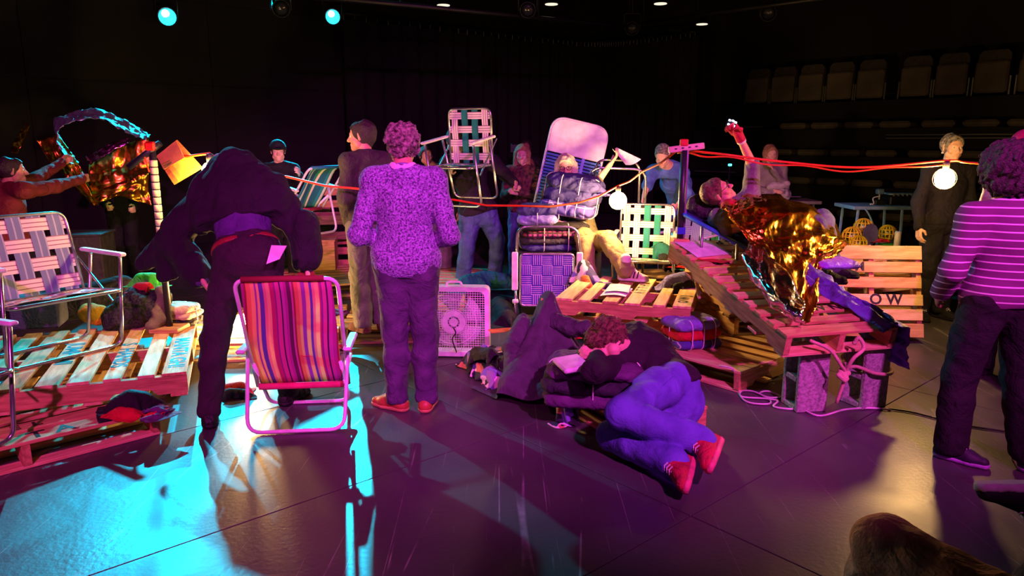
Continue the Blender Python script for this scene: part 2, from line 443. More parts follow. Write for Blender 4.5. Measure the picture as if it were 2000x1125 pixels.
def stage_lamp(loc, aim, lab, lit, r=.085, name='stage_lamp'):
    o = E(name, lab, 'lamp', loc)
    q = (Vector(aim) - Vector(loc)).to_track_quat('Z', 'Y')
    def put(nm, g, m, off=None):
        x = link(nm, mesh(nm, *g, smooth=True), m, o); x.rotation_mode = 'QUATERNION'; x.rotation_quaternion = q
        if off is not None: x.location = off
        return x
    put('housing', lathe([(r * .5, -r * 3.2), (r * .9, -r * 3), (r, -r * 2), (r, -.01), (r * 1.12, 0), (r * 1.12, .012), (r * .97, .012), (r * .97, -.004)], 18), black_metal)
    if lit:
        put('lens', lathe([(r * .93, .002), (r * .7, r * .16), (r * .35, r * .26), (.004, r * .3)], 18), lens_c)
        core = put('lens_core', lathe([(r * .42, 0), (r * .3, r * .1), (.004, r * .14)], 12), lens_core); core.location = q @ Vector((-r * .15, r * .35, r * .26))
    else:
        put('lens', lathe([(r * .93, .002), (r * .5, r * .2), (.004, r * .26)], 18), mat('dark_lens', (40, 42, 48), .15, bump=0))
    v, f = tubeg(rounded([(-r * 1.25, 0, -.02), (-r * 1.25, 0, r * 2.2), (r * 1.25, 0, r * 2.2), (r * 1.25, 0, -.02)], .03, 3), .008, 6); link('yoke', mesh('yoke', v, f, smooth=True), black_metal, o)
    v, f = tubeg([(0, 0, r * 2.2), (0, 0, 5.2 - loc[2])], .012, 6); link('hanger', mesh('hanger', v, f), black_metal, o)
stage_lamp(LAMP1, (-1.0, 0, 1.6), 'lit cyan stage lamp hung on the dark wall above the flying foil', True, .125)
stage_lamp(LAMP2, (-.8, 0, 1.6), 'lit cyan stage lamp hung above the woman in the dark sweater', True, .12)
for px, py, Y, lab in ((560, 4, 9.6, 'unlit black stage lamp between the two cyan lamps'), (1230, 45, 12.0, 'unlit black stage lamp hung over the curtain'), (1490, 14, 10.6, 'unlit round stage lamp hung over the raked seats'), (1030, 8, 10.5, 'unlit black stage lamp over the middle of the curtain')):
    stage_lamp(W(px, py, Y=Y) - Vector((0, .25, .12)), (0, 2, 0), lab, False, .10)
white_disc = mat('work_light_glass', (255, 240, 215), .4, emis=1.1, bump=0)
for px, py, Y, lab in ((866, 11, 11, 'small white ceiling light nearest the cyan lamps'), (1077, 9, 11, 'small white ceiling light above the woven chair being carried'), (1290, 8, 11, 'small white ceiling light above the metal pole'), (1371, 48, 12.5, 'small white ceiling light lowest over the raised hand')):
    p = W(px, py, Y=Y); o = E('work_light', lab, 'light', p)
    link('shade', mesh('shade', *lathe([(.02, .12), (.05, .11), (.11, .012), (.1, .008)], 16)), black_metal, o); link('diffuser', mesh('diffuser', *lathe([(.094, .0), (.09, .012)], 16)), white_disc, o)
    v, f = tubeg([(0, 0, .1), (0, 0, 5.2 - p.z)], .01, 6); link('hanger', mesh('hanger', v, f), black_metal, o)

# raked seating, the lower rows pushed in
seat_m = mat('seat_fabric', (104, 94, 84), .9, scale=5, var=.3, bump=.3)
seat_dark = mat('seat_back_shell', (70, 64, 58), .8, bump=.1)
deck_m = mat('seating_deck', (20, 19, 19), .8, bump=.1)
ROW0 = W(1480, 190, Y=14.0); ROW0.z = 0
RD = -WV                                                         # along a row, coming nearer
RN = -U                                                          # from the rows towards the stage
ROT = math.atan2(RD.y, RD.x)
bank = E('seating_bank', 'black stepped retractable seating bank along the wall behind the man in stripes', 'seating', ROW0)
bank['kind'] = 'structure'
ROWS = [(0.0, 2.26), (.55, 1.80), (.95, 1.36), (1.35, .92), (1.75, .48)]
for k, (out, z) in enumerate(ROWS):
    c = RD * 4.4 + RN * (out - .2)
    v, f = bevbox(0, 0, 0, 10.6, .75, .05, .006); x = link('deck', mesh('deck', v, f), deck_m, bank, (c.x, c.y, z - .03), (0, 0, ROT))
    v, f = boxg(0, 0, 0, 10.6, .03, .34); c2 = RD * 4.4 + RN * (out + .14); link('riser', mesh('riser', v, f), deck_m, bank, (c2.x, c2.y, z - .22), (0, 0, ROT))
    if k:
        for dz in (.0, .05):
            v, f = tubeg([RD * (2.4 + .3 * k) + RN * (out + .2) + Vector((0, 0, z - .16 + dz)), RD * 9.0 + RN * (out + .2) + Vector((0, 0, z - .16 + dz))], .008, 6)
            link('rail', mesh('rail', v, f), hook_m, bank)
ORD = 'first second third fourth fifth sixth seventh eighth ninth tenth eleventh twelfth'.split()
def theatre_seat(folded):
    g = 'upright theatre seats in the top row' if not folded else 'folded theatre seats of the lower rows'
    o = E('theatre_seat', 'grey theatre seat standing in the top row of the raked seating' if not folded else 'grey theatre seat folded flat in the lower rows', 'seat', (0, 0, 0), (0, 0, ROT), g)
    if not folded:
        w = .225
        V = [(-w, 0, .06), (w, 0, .06), (w * .94, 0, .60), (w * .72, 0, .66), (-w * .72, 0, .66), (-w * .94, 0, .60)]
        Vb = [(x, .07, z) for x, y, z in V]; n = 6
        Fc = [tuple(range(n))[::-1], tuple(range(n, 2 * n))] + [(i, (i + 1) % n, n + (i + 1) % n, n + i) for i in range(n)]
        link('backrest', mesh('backrest', V + Vb, Fc), seat_dark, o)
        v, f = bevbox(0, -.05, .27, .44, .08, .46, .03); link('seat', mesh('seat', v, f), seat_m, o)
        for s in (-1, 1):
            v, f = boxg(s * .243, -.02, .14, .02, .05, .28); link('leg', mesh('leg', v, f), hook_m, o)
    else:
        v, f = bevbox(0, 0, .05, .47, .36, .1, .035); link('backrest', mesh('backrest', v, f), seat_m, o)
        v, f = boxg(0, .1, .0, .3, .06, .03); link('hinge', mesh('hinge', v, f), black_metal, o)
    return o
def copy_tree(o, parent=None):
    c = o.copy(); C.objects.link(c); c.parent = parent
    for ch in [x for x in o.children]: copy_tree(ch, c)
    return c
s0, first = theatre_seat(False), True
for i, d in enumerate([0, .52, 1.04, 1.56, 2.08, 2.78, 3.3, 3.84, 4.4, 5.05, 5.6, 6.15]):
    o = s0 if first else copy_tree(s0); first = False
    p = ROW0 + RD * d; o.location = (p.x, p.y, 2.26); o['label'] = 'upright grey theatre seat, %s from the stair in the top row' % ORD[i]
s1, first = theatre_seat(True), True
for k, (out, z) in enumerate(ROWS[1:]):
    for i, d in enumerate( [1.1, 1.66, 2.22, 2.78, 3.4, 3.96, 4.52, 5.08, 5.7]):
        o = s1 if first else copy_tree(s1); first = False
        p = ROW0 + RD * d + RN * (out - .02); o.location = (p.x, p.y, z); o['label'] = 'folded grey theatre seat, %s from the stair in the %s row below the upright seats' % (ORD[i], ORD[k])
# end stair beside the bank: bright tread edges
st = E('aisle_stair', 'black aisle stair with pale tread edges beside the raised hand', 'stair', ROW0); st['kind'] = 'structure'
for k in range(9):
    z = 1.85 - .2 * k; c = RD * -.05 + RN * (.3 + .2 * k)
    v, f = boxg(0, 0, 0, .9, .22, .03); link('tread', mesh('tread', v, f), deck_m, st, (c.x, c.y, z), (0, 0, ROT))
    c = c + RN * .115; v, f = boxg(0, 0, 0, .86, .012, .022); link('tread_edge', mesh('tread_edge', v, f), hook_m, st, (c.x, c.y, z), (0, 0, ROT))
p = W(1855, 84, Y=12.4); v, f = bevbox(0, 0, 0, .4, .06, .07, .01)
o = link('red_marker_light', mesh('red_marker_light', v, f), mat('red_glow', (200, 40, 30), .4, emis=.35, bump=0), None, p, (0, 0, ROT)); tag(o, 'dim red marker light strip high on the wall above the raked seats', 'light')
v, f = boxg(0, .5, 0, .02, 1.6, .02)
p = W(1680, 95, Y=13.6); v, f = bevbox(0, 0, 0, .14, .06, .06, .01)
o = link('wall_box', mesh('wall_box', v, f), mat('pale_plastic', (170, 165, 155), .6, bump=0), None, p, (0, 0, ROT)); tag(o, 'small pale junction box high on the wall above the top row of seats', 'box')

# ================================================================ PALLETS
wood_a = mat('pine_board', (214, 170, 112), .75, scale=6, stretch=(1, 9, 9), rgb2=(176, 128, 76), bump=.25, bscale=30)
wood_b = mat('pale_pine_board', (232, 196, 142), .75, scale=5, stretch=(1, 8, 8), rgb2=(200, 158, 102), bump=.25, bscale=30)
wood_c = mat('weathered_board', (160, 128, 92), .85, scale=5, stretch=(1, 8, 8), rgb2=(118, 92, 66), bump=.3, bscale=30)
wood_s = mat('pine_stringer', (206, 160, 104), .8, scale=6, stretch=(9, 1, 9), rgb2=(165, 120, 74), bump=.25, bscale=30)
ink_blue = mat('blue_brush_paint', (22, 84, 110), .6, bump=0)
ink_black = mat('black_brush_paint', (30, 26, 26), .6, bump=0)
WOODS = [wood_a, wood_b, wood_a, wood_c]
PH = .145
_slat = {}
def slat_mesh(L, w, t, m, kind):
    key = (round(L, 2), round(w, 3), round(t, 3), m.name, kind)
    if key not in _slat:
        if kind == 'stringer':
            h = t; y = L / 2; n0, n1, n2 = y - .16, y - .19, y - .38
            prof = [(-y, -h / 2), (-n0, -h / 2), (-n1, -h / 2 + .032), (-n2, -h / 2 + .032), (-n2 + .03, -h / 2), (n2 - .03, -h / 2), (n2, -h / 2 + .032), (n1, -h / 2 + .032), (n0, -h / 2), (y, -h / 2), (y, h / 2), (-y, h / 2)]
            n = len(prof); V = [(s * w / 2, a, b) for s in (-1, 1) for a, b in prof]
            Fc = [tuple(range(n)), tuple(range(n, 2 * n))[::-1]] + [(i, (i + 1) % n, n + (i + 1) % n, n + i) for i in range(n)]
            me = mesh(kind, V, Fc)
        else:
            me = mesh(kind, *bevbox(0, 0, 0, L, w, t, .002))
        me.materials.append(m); _slat[key] = me
    return _slat[key]
NO_LETTER = {}
def lettering(txt, parent, size, m, rot, x=0, y=0, z=.0103, offset=.003):
    cu = bpy.data.curves.new('lettering', 'FONT'); cu.body = txt; cu.size = size; cu.align_x = 'CENTER'; cu.align_y = 'CENTER'; cu.extrude = .0006; cu.offset = offset; cu.resolution_u = 3
    t = bpy.data.objects.new('lettering', cu); me = bpy.data.meshes.new_from_object(t); bpy.data.objects.remove(t)
    return link('lettering', me, m, parent, (x, y, z), rot if hasattr(rot, '__len__') else (0, 0, rot))
def pallet(label, loc, rot, Ls=1.0, Lg=1.2, n=7, text=None, woods=None, nb=4, group=None, name='wooden_pallet', seed=0, thin=.72):
    R = random.Random(seed + int(abs(loc[0]) * 1000) + int(loc[1] * 77))
    o = E(name, label, 'pallet', loc, rot if hasattr(rot, '__len__') else (0, 0, math.radians(rot)), group)
    woods = woods or WOODS
    for sx in (-1, 0, 1):
        link('stringer', slat_mesh(Lg, .038, .105, wood_s, 'stringer'), None, o, (sx * (Ls / 2 - .02), 0, .02 + .0525))
    for i in range(nb):
        y = -Lg / 2 + .05 + (Lg - .1) * i / (nb - 1)
        link('bottom_board', slat_mesh(Ls, .09, .018, R.choice(woods), 'bottom_board'), None, o, (R.uniform(-.004, .004), y, .010))
    step = Lg / n
    for i in range(n):
        w = min(R.choice((.088, .098, .112)), step * thin)
        if i in (0, n - 1): w = min(.13, step * (.9 if thin > .6 else .8))
        y = -Lg / 2 + w / 2 + (Lg - w) * i / (n - 1) + (R.uniform(-.008, .008) if 0 < i < n - 1 else 0)
        s = link('slat', slat_mesh(Ls, w, .019, R.choice(woods), 'slat'), None, o, (R.uniform(-.006, .006), y, .125 + .0105), (R.uniform(-.004, .004), 0, R.uniform(-.006, .006)))
        if text and i in text:
            t = text[i]; lettering(t[0], s, t[1], t[2], t[3], t[4] if len(t) > 4 else 0, t[5] if len(t) > 5 else 0)
    return o
PI = math.pi
# near left: low pallet, the pallet across it and what holds up its back
pallet('low wooden pallet at the very front, its near board lettered AL TA', (-2.68, 3.60, 0), 43.8, 1.25, .80, 5,
       {0: ('A  L   T A', .135, ink_black, 0, -.05), 1: ('E  L', .09, ink_black, 0, .05)}, [wood_b, wood_a])
pallet('hidden support pallet under the back of the lettered front pallet', (-2.60, 4.66, 0), 111, .78, .72, 5)
pallet('upper front pallet with brush-lettered boards under the empty lawn chair', (-2.785, 4.33, PH), 111, 1.3, 1.42, 9,
       {0: ('MANTA GH!', .125, ink_blue, PI, -.2), 2: ('S  HANDS', .125, ink_blue, PI, -.15), 4: ('JUMP  MI', .13, ink_blue, PI, 0), 6: ('A L', .12, ink_blue, PI, -.3)}, [wood_b, wood_b, wood_a])
# middle left, lit by the bulb on the floor
pallet('wooden pallet on the floor carrying the lit bulb behind the bent man', (-1.98, 5.68, 0), 8, 1.15, 1.2, 8, {2: ('C O', .1, ink_blue, .1, -.2)}, [wood_b, wood_a])
pallet('wooden pallet under the feet of the woman in the dark sweater', (-.92, 6.16, 0), 4, 1.0, 1.2, 7)
pallet('cyan-lit pallet on the floor behind the bent man and left of the standing woman', (-2.25, 7.75, 0), 22, 1.1, 1.2, 8)
pallet('cyan-lit pallet on the floor behind the man in the knit sweater', (-.85, 7.7, 0), -10, 1.1, 1.2, 8)
pallet('upright pallet leaning behind the dark-sweatered woman, its boards level', (-2.02, 8.95, .53), (math.radians(80), 0, math.radians(10)), 1.0, 1.05, 6, woods=[wood_a, wood_c])
pallet('upright pallet leaning beside another, partly behind the folding chair in the air', (-2.75, 9.2, .41), (math.radians(78), 0, math.radians(24)), .8, .8, 6, woods=[wood_a, wood_c])
# centre right
pallet('lower wooden pallet resting on the floor under the sloped pallet ramp', (1.46, 5.18, 0), -50, 1.2, 1.0, 7, None, [wood_a, wood_b])
pallet('middle pallet sandwiched under the pallet lettered ATTH', (.88, 5.78, PH), 76, .95, .95, 6)
pallet('pallet lettered ATTH and OWJ beside the open white papers', (.955, 5.62, 2 * PH), 72, 1.0, 1.0, 6, {0: ('O W J', .10, ink_black, 0, -.25), 2: ('A T T H', .11, ink_black, 0, .05)}, [wood_a, wood_b])
pallet('wooden pallet on the floor under the sleeping man and the draped dark coat', (.517, 4.317, 0), -63, 1.45, .55, 5)
for k, r in enumerate((14, 10, 17)):
    pallet(('lowest', 'middle', 'top')[k] + ' of three small pallets stacked under the high end of the ramp', (1.93, 5.72, PH * (k + 1)), r, .72, .8, 5)
pallet('lower of two yellow-lit pallets stacked left of the ramp below the metal pole', (1.65, 6.98, 0), 12, .9, .8, 5)
pallet('upper of two yellow-lit pallets stacked left of the ramp below the metal pole', (1.63, 7.0, PH), 8, .9, .8, 5)
pallet('wooden pallet on the floor under the white and green webbed chair', (1.05, 6.95, 0), 20, .95, .95, 6)
# the ramp on its two blocks
RAMP_ROT = math.radians(14); RAMP_SL = math.radians(12.5); RAMP_L, RAMP_W = 1.52, .74
rm = Matrix.Rotation(RAMP_ROT, 4, 'Z') @ Matrix.Rotation(RAMP_SL, 4, 'X')
near_left = Vector((1.53, 3.90, .392))
ramp_c = near_left + rm @ Vector((RAMP_W / 2, RAMP_L / 2, 0))
ramp = pallet('long sloped pallet ramp resting on two concrete blocks, lettered WN', ramp_c, (RAMP_SL, 0, RAMP_ROT), RAMP_W, RAMP_L, 12,
              {2: ('W N', .10, ink_black, 0, .10), 11: ('S P I', .11, ink_black, PI, .02), 8: ('B R', .1, ink_black, PI, -.2)}, [wood_b, wood_a], nb=6, name='pallet_ramp', thin=.56)
def ramp_pt(x, y, z=PH): return near_left + rm @ Vector((x, y, z))
# right stack and the pallet leaning on it
for k in range(4):
    pallet('pallet in the four-high stack behind the violet sheet, %s layer' % ('bottom', 'second', 'third', 'top')[k], (3.14, 6.66, PH * k), (24, 21, 26, 23)[k], .95, .85, 5, woods=[wood_a, wood_b])
pallet('pink-lit pallet leaning upright on the stack with brush letters OW', (2.93, 5.82, .37), (math.radians(74), 0, math.radians(-4)), .78, .74, 6,
       {2: ('O W', .12, ink_black, 0, .1), 4: ('M', .1, ink_black, 0, -.1)}, [wood_a, wood_b])
pallet('flat pallet of worn boards on the floor below the blue table', (4.05, 7.9, 0), 30, 1.1, 1.0, 6, woods=[wood_c, wood_a])
# ================================================================ BULBS AND THE ORANGE CORD
bulb_glow = mat('bulb_glass', (255, 198, 118), .3, emis=700, bump=0)
brass = mat('socket_grey', (90, 88, 84), .5, .4, bump=0)
def cage_bulb(label, p, hang, r=.068, gl=None):
    o = E('cage_bulb', label, 'lamp', p); o['world'] = 1
    link('globe', mesh('globe', *lathe([(r * math.sin(a), r * math.cos(a)) for a in [PI * (k + .12) / 12.24 for k in range(13)]], 20), smooth=True), gl or bulb_glow, o)
    s = 1 if hang else -1
    link('socket', mesh('socket', *lathe([(.022, s * r * .95), (.024, s * (r + .05)), (.012, s * (r + .06))], 14), smooth=True), brass, o)
    for k in range(6):
        a = PI * k / 6
        v, f = tubeg([(r * 1.14 * math.cos(t) * math.cos(a), r * 1.14 * math.cos(t) * math.sin(a), r * 1.14 * math.sin(t)) for t in [2 * PI * j / 20 for j in range(20)]], .0016, 4, True)
        link('cage_wire', mesh('cage_wire', v, f), brass, o)
    return o
PB = W(1207, 392, Y=6.25); PA = W(1845, 349, Y=5.3); PD = W(412, 333, Y=4.72); PC = W(473, 628, Y=5.35)
cage_bulb('lit cage bulb hung before the white and green webbed chair', PB, True)
cage_bulb('lit cage bulb hung on the orange cord beside the man in stripes', PA, True, .068, mat('bulb_glass_dim', (255, 198, 118), .3, emis=430, bump=0))
cage_bulb('lit cage bulb behind the bent man shining on the yellow envelope', PD, True, .05)
PC.z = .22
cage_bulb('lit cage bulb standing on the pallet behind the legs of the bent man', PC, False)
for n_, p_, r_ in (('bulb_light', PA, .075), ('bulb_light', PB, .075)): pass
cord_m = mat('orange_cord', (232, 84, 20), .5, bump=0)
PT = W(1324, 293, Y=5.45)
cpts = [W(318, 300, Y=4.9), PD + Vector((0, 0, .11)), W(470, 330, Y=4.95), W(560, 345, Y=5.05), W(705, 369, Y=5.2), W(885, 390, Y=5.35), W(1012, 402, Y=5.6), W(1130, 396, Y=6.1), PB + Vector((0, 0, .13)), W(1255, 335, Y=5.9), PT]
cp2 = [PT, W(1400, 300, Y=5.3), W(1530, 316, Y=5.2), W(1680, 327, Y=5.25), PA + Vector((0, 0, .13)), W(1885, 317, Y=5.2), W(1960, 322, Y=5.1)]
co = E('orange_cord', 'orange extension cord strung from bulb to bulb across the scene', 'cord', PT); co['world'] = 1
tube('cord_run', [p for i in range(len(cpts) - 1) for p in (cpts[i], (cpts[i] + cpts[i + 1]) / 2 - Vector((0, 0, .02)))] + [cpts[-1]], .0085, cord_m, co, 6)
tube('cord_run', curve_pts(cp2, 50), .0085, cord_m, co, 6)
tube('cord_run', [p + Vector((0, .01, -.022 + .01 * math.sin(i * .5))) for i, p in enumerate(curve_pts(cp2[:5], 50))], .006, cord_m, co, 6)

# ================================================================ POLES
steel = mat('galvanised_tube', (150, 148, 145), .38, .85, bump=.05)
dark_tube = mat('dark_painted_tube', (58, 58, 64), .4, .5, bump=.05)
red_tape = mat('red_tape', (214, 28, 24), .5, bump=0)
white_tape = mat('cream_tape', (226, 208, 170), .6, bump=.1)
pz = ramp_pt(.05, RAMP_L - .1).z
pb = W(1329, 452, Y=5.36); ph = PT.z - pz
pol = E('metal_pole', 'upright metal pole with a slotted crossbar and red block, orange cord tied on', 'pole', (pb.x, pb.y, pz))
link('tube', mesh('tube', *lathe([(.026, 0), (.026, ph * .5), (.026, ph)], 16), smooth=True), dark_tube, pol)
link('tube_edge', mesh('tube_edge', *boxg(.024, -.012, ph * .5, .012, .012, ph)), steel, pol)
v, f = bevbox(.10, 0, ph + .01, .26, .035, .045, .004); link('crossbar', mesh('crossbar', v, f), white_tape, pol, None, (0, math.radians(-7), 0))
for k in range(4):
    v, f = boxg(.02 + .05 * k, -.0185, ph + .012, .018, .003, .01); link('slot', mesh('slot', v, f), dark_tube, pol, None, (0, math.radians(-7), 0))
v, f = bevbox(-.005, 0, ph + .055, .055, .05, .05, .006); link('clamp_block', mesh('clamp_block', v, f), red_tape, pol)
v, f = boxg(0, 0, .10, .06, .06, .05); link('tape_band', mesh('tape_band', v, f), mat('blue_tape', (40, 70, 200), .5, bump=0), pol)
v, f = bevbox(0, 0, .02, .12, .12, .04, .006); link('foot', mesh('foot', v, f), wood_a, pol)
qb = W(313, 452, Y=4.9); qz = 2 * PH; qh = 1.565 - qz
q = E('wrapped_pole', 'upright pole spirally wrapped in cream tape with a red-tipped crossbar', 'pole', (qb.x, qb.y, qz))
link('tube', mesh('tube', *lathe([(.022, 0), (.022, qh)], 14), smooth=True), dark_tube, q)
for k in range(15):
    v, f = lathe([(.0245, 0), (.0255, .03), (.0245, .042)], 14, (0, 0, .44 + .05 * k)); o = link('tape_wrap', mesh('tape_wrap', v, f, smooth=True), white_tape, q)
v, f = tubeg([(-.16, -.02, qh - .14), (.06, .0, qh + .02)], .022, 10); link('crossbar', mesh('crossbar', v, f, smooth=True), dark_tube, q)
v, f = bevbox(.0, -.01, qh + .0, .07, .06, .06, .012); link('clamp_block', mesh('clamp_block', v, f), red_tape, q)
v, f = tubeg([(-.05, -.02, qh - .05), (-.02, -.03, qh - .17)], .006, 6); link('wire_tail', mesh('wire_tail', v, f), cord_m, q)
v, f = bevbox(0, 0, .015, .2, .2, .03, .004); link('foot', mesh('foot', v, f), wood_a, q)
# yellow envelope hung on the wrapped pole
paper_y = mat('yellow_paper', (252, 205, 60), .7, bump=.1, bscale=8)
env = E('yellow_envelope', 'yellow paper envelope hung beside the wrapped pole, one corner lit', 'envelope', W(345, 318, Y=4.84))
cs = [W(306, 306, Y=4.86), W(346, 273, Y=4.88), W(394, 328, Y=4.74), W(342, 361, Y=4.72)]
V = []
for i in range(7):
    for j in range(7):
        a, b = i / 6, j / 6
        p = cs[0] * (1 - a) * (1 - b) + cs[1] * a * (1 - b) + cs[2] * a * b + cs[3] * (1 - a) * b
        V.append(p + Vector((0, -.012 * math.sin(a * 3 + b * 2), 0)) - env.location)
Fc = [(i * 7 + j, i * 7 + 7 + j, i * 7 + 8 + j, i * 7 + 1 + j) for i in range(6) for j in range(6)]
sh = link('sheet', mesh('sheet', V + [x + Vector((0, .004, 0)) for x in V], Fc + [tuple(49 + k for k in q_[::-1]) for q_ in Fc], smooth=False), paper_y, env)
fl = [W(308, 304, Y=4.83), W(346, 275, Y=4.85), W(362, 308, Y=4.79), W(322, 331, Y=4.78)]
link('flap', mesh('flap', [p - env.location + Vector((0, d, 0)) for d in (-.016, -.012) for p in fl], [(0, 1, 2, 3), (7, 6, 5, 4), (0, 1, 5, 4), (1, 2, 6, 5), (2, 3, 7, 6), (3, 0, 4, 7)]), mat('tan_paper', (214, 150, 78), .75, bump=0), env)
for k in range(3):
    a = W(318 + 3 * k, 321 + 3.4 * k, Y=4.775) - env.location; b = W(332 + (2 - abs(k - 1)) * 3, 313 + 3.4 * k, Y=4.785) - env.location
    v, f = tubeg([a + Vector((0, -.018, 0)), b + Vector((0, -.018, 0))], .0022, 4); link('printed_line', mesh('printed_line', v, f), ink_black, env)

# ================================================================ CHAIRS
def webbing(name, rgb, line, n=3):
    st = []; 
    for k in range(n):
        st += [(k / n, rgb), ((k + .78) / n, line)]
    return stripes(name, st, .7)
web_slate = webbing('slate_webbing', (112, 122, 168), (168, 172, 200), 2)
web_pinkwhite = webbing('ivory_webbing', (236, 214, 214), (150, 106, 126), 3)
web_white = webbing('white_webbing', (240, 232, 220), (120, 96, 86), 3)
web_green = webbing('green_webbing', (0, 132, 116), (0, 108, 98), 1)
web_violet = webbing('violet_webbing', (62, 36, 158), (238, 208, 240), 5)
web_grey = webbing('grey_striped_webbing', (196, 190, 196), (110, 106, 116), 5)
web_grass = webbing('grass_green_webbing', (60, 150, 60), (30, 100, 40), 2)
alu = mat('aluminium_tube', (205, 205, 208), .22, .9, bump=0)
plastic_arm = mat('white_plastic', (235, 228, 230), .45, bump=0)
def strap(parent, A, B, w, nrm, m, k, nx, amp=.004, sag=0.0):
    """a woven strip from A to B, going over and under nx crossings"""
    A, B = Vector(A), Vector(B); n = Vector(nrm).normalized(); d = (B - A); side = d.normalized().cross(n); L = d.length
    V, uv, N = [], [], nx * 3 + 1
    for i in range(N):
        t = i / (N - 1); off = amp * math.sin((t * nx + (0 if k else 1)) * PI) - sag * math.sin(PI * t)
        for s, dz in ((-1, 0), (1, 0), (1, -.0016), (-1, -.0016)):
            V.append(A + d * t + n * (off + dz) + side * (s * w / 2)); uv.append(((s + 1) / 2, t * L))
    Fc = [(i * 4 + a, i * 4 + (a + 1) % 4, i * 4 + 4 + (a + 1) % 4, i * 4 + 4 + a) for i in range(N - 1) for a in range(4)] + [(3, 2, 1, 0), tuple(4 * N - 4 + a for a in range(4))]
    return link('strap', mesh('strap', V, Fc, uv=uv), m, parent)
def weave(parent, O, ex, ey, w, h, mx, my, nrm, wid=.055, inset=.0):
    ex, ey, O = Vector(ex), Vector(ey), Vector(O)
    for i, m in enumerate(mx):
        x = w * (i + .5) / len(mx) - w / 2
        strap(parent, O + ex * x, O + ex * x + ey * h, wid, nrm, m, i % 2, len(my))
    for j, m in enumerate(my):
        y = h * (j + .5) / len(my)
        strap(parent, O - ex * w / 2 + ey * y, O + ex * w / 2 + ey * y, wid, nrm, m, (j + 1) % 2, len(mx))
def lawn_chair(label, loc, yaw, bx, by, sx, sy, frame=None, tilt=(0, 0), w=.54, rec=14, arm=None, name='lawn_chair', wid=.056, seat=True):
    fr = frame or alu; h = w / 2; r = .0115
    o = E(name, label, 'chair', loc, (math.radians(tilt[0]), math.radians(tilt[1]), math.radians(yaw)))
    ca, sa = math.cos(math.radians(rec)), math.sin(math.radians(rec))
    up = Vector((0, -sa, ca)); bo = Vector((0, -.02, .33)); BL = .54
    P = lambda nm, pts, rad=.05, cl=False: link(nm, mesh(nm, *tubeg(rounded(pts, rad, 5, cl), r, 8, cl), smooth=True), fr, o)
    P('back_frame', [bo + Vector((-h, 0, 0)), bo + up * BL + Vector((-h, 0, 0)), bo + up * BL + Vector((h, 0, 0)), bo + Vector((h, 0, 0))], .07)
    P('seat_frame', [(-h, 0, .35), (-h, .43, .39), (h, .43, .39), (h, 0, .35)], .05, True)
    P('front_leg_frame', [(-h - .025, .40, .60), (-h - .025, .31, .012), (h + .025, .31, .012), (h + .025, .40, .60)], .07)
    P('rear_leg_frame', [(-h - .025, .06, .59), (-h - .012, -.07, .012), (h + .012, -.07, .012), (h + .025, .06, .59)], .07)
    for s in (-1, 1):
        v, f = bevbox(s * (h + .025), .20, .612, .045, .48, .024, .008); link('armrest', mesh('armrest', v, f), arm or plastic_arm, o)
        v, f = tubeg([(s * (h + .012), -.12, .58), (s * (h + .012), .28, .30)], .007, 6); link('brace', mesh('brace', v, f), fr, o)
    if bx: weave(o, bo + up * .03, (1, 0, 0), up, w - .02, BL - .03, bx, by, (0, ca, sa), wid)
    if sx: weave(o, (0, .0, .352), (1, 0, 0), (0, .43, .04), w - .02, .432, sx, sy, (0, -.09, 1), wid)
    return o
SL, PW, WH, GR = web_slate, web_pinkwhite, web_white, web_green
mag_tube = alu
lawn_chair('empty lawn chair woven in slate and ivory straps, nearest chair on the lettered pallet', (-2.98, 4.38, 2 * PH), -122, [SL] * 5, [PW] * 4, [SL] * 5, [PW] * 4, w=.62, rec=16, wid=.085)
lawn_chair('lawn chair mostly out of view, only its leg frame on the low front pallet', (-2.86, 3.15, PH), -112, [SL] * 5, [PW] * 4, [SL] * 5, [PW] * 4, w=.56)
lawn_chair('white and green woven lawn chair being carried in the air', (-.38, 7.05, 1.03), 156, [WH, GR, GR, WH], [WH] * 4, [WH, GR, GR, WH], [WH, GR, WH, GR], w=.45, rec=4, wid=.066, tilt=(-8, 0))
lawn_chair('white and green woven lawn chair behind the hanging bulb', (1.27, 6.75, PH), 166, [WH, GR, GR, WH, WH], [WH] * 4, [WH, GR, GR, WH, WH], [WH] * 4, w=.5, rec=12, wid=.062)
lawn_chair('grey striped and grass green woven chair beyond the metal pole', (2.02, 7.75, .02), 140, [web_grass, web_grey, web_grey, web_grey], [web_grass, web_grey, web_grey], [web_grey] * 4, [web_grey] * 3, w=.5, rec=10, wid=.10)
# bare tube frames behind the woven chair
fo = E('lounger_frame', 'bare bent-tube lounger frame standing behind the white and green chair', 'chair frame', W(1215, 500, Y=7.15)); fo['world'] = 1; fo.location.z = .0
for i, (x0, x1, y0, Y) in enumerate(((1163, 1250, 311, 7.1), (1152, 1262, 327, 6.95))):
    a, b = W(x0, y0, Y=Y), W(x1, y0 + 4, Y=Y); tube('tube_hoop', rounded([(a.x, Y + .15, .02), a, b, (b.x + .03, Y + .15, .02)], .12, 6), .0125, alu, fo)
a = W(1255, 432, Y=7.0); v, f = bevbox(0, 0, 0, .05, .2, .03, .008); link('armrest', mesh('armrest', v, f), plastic_arm, fo, a - fo.location)
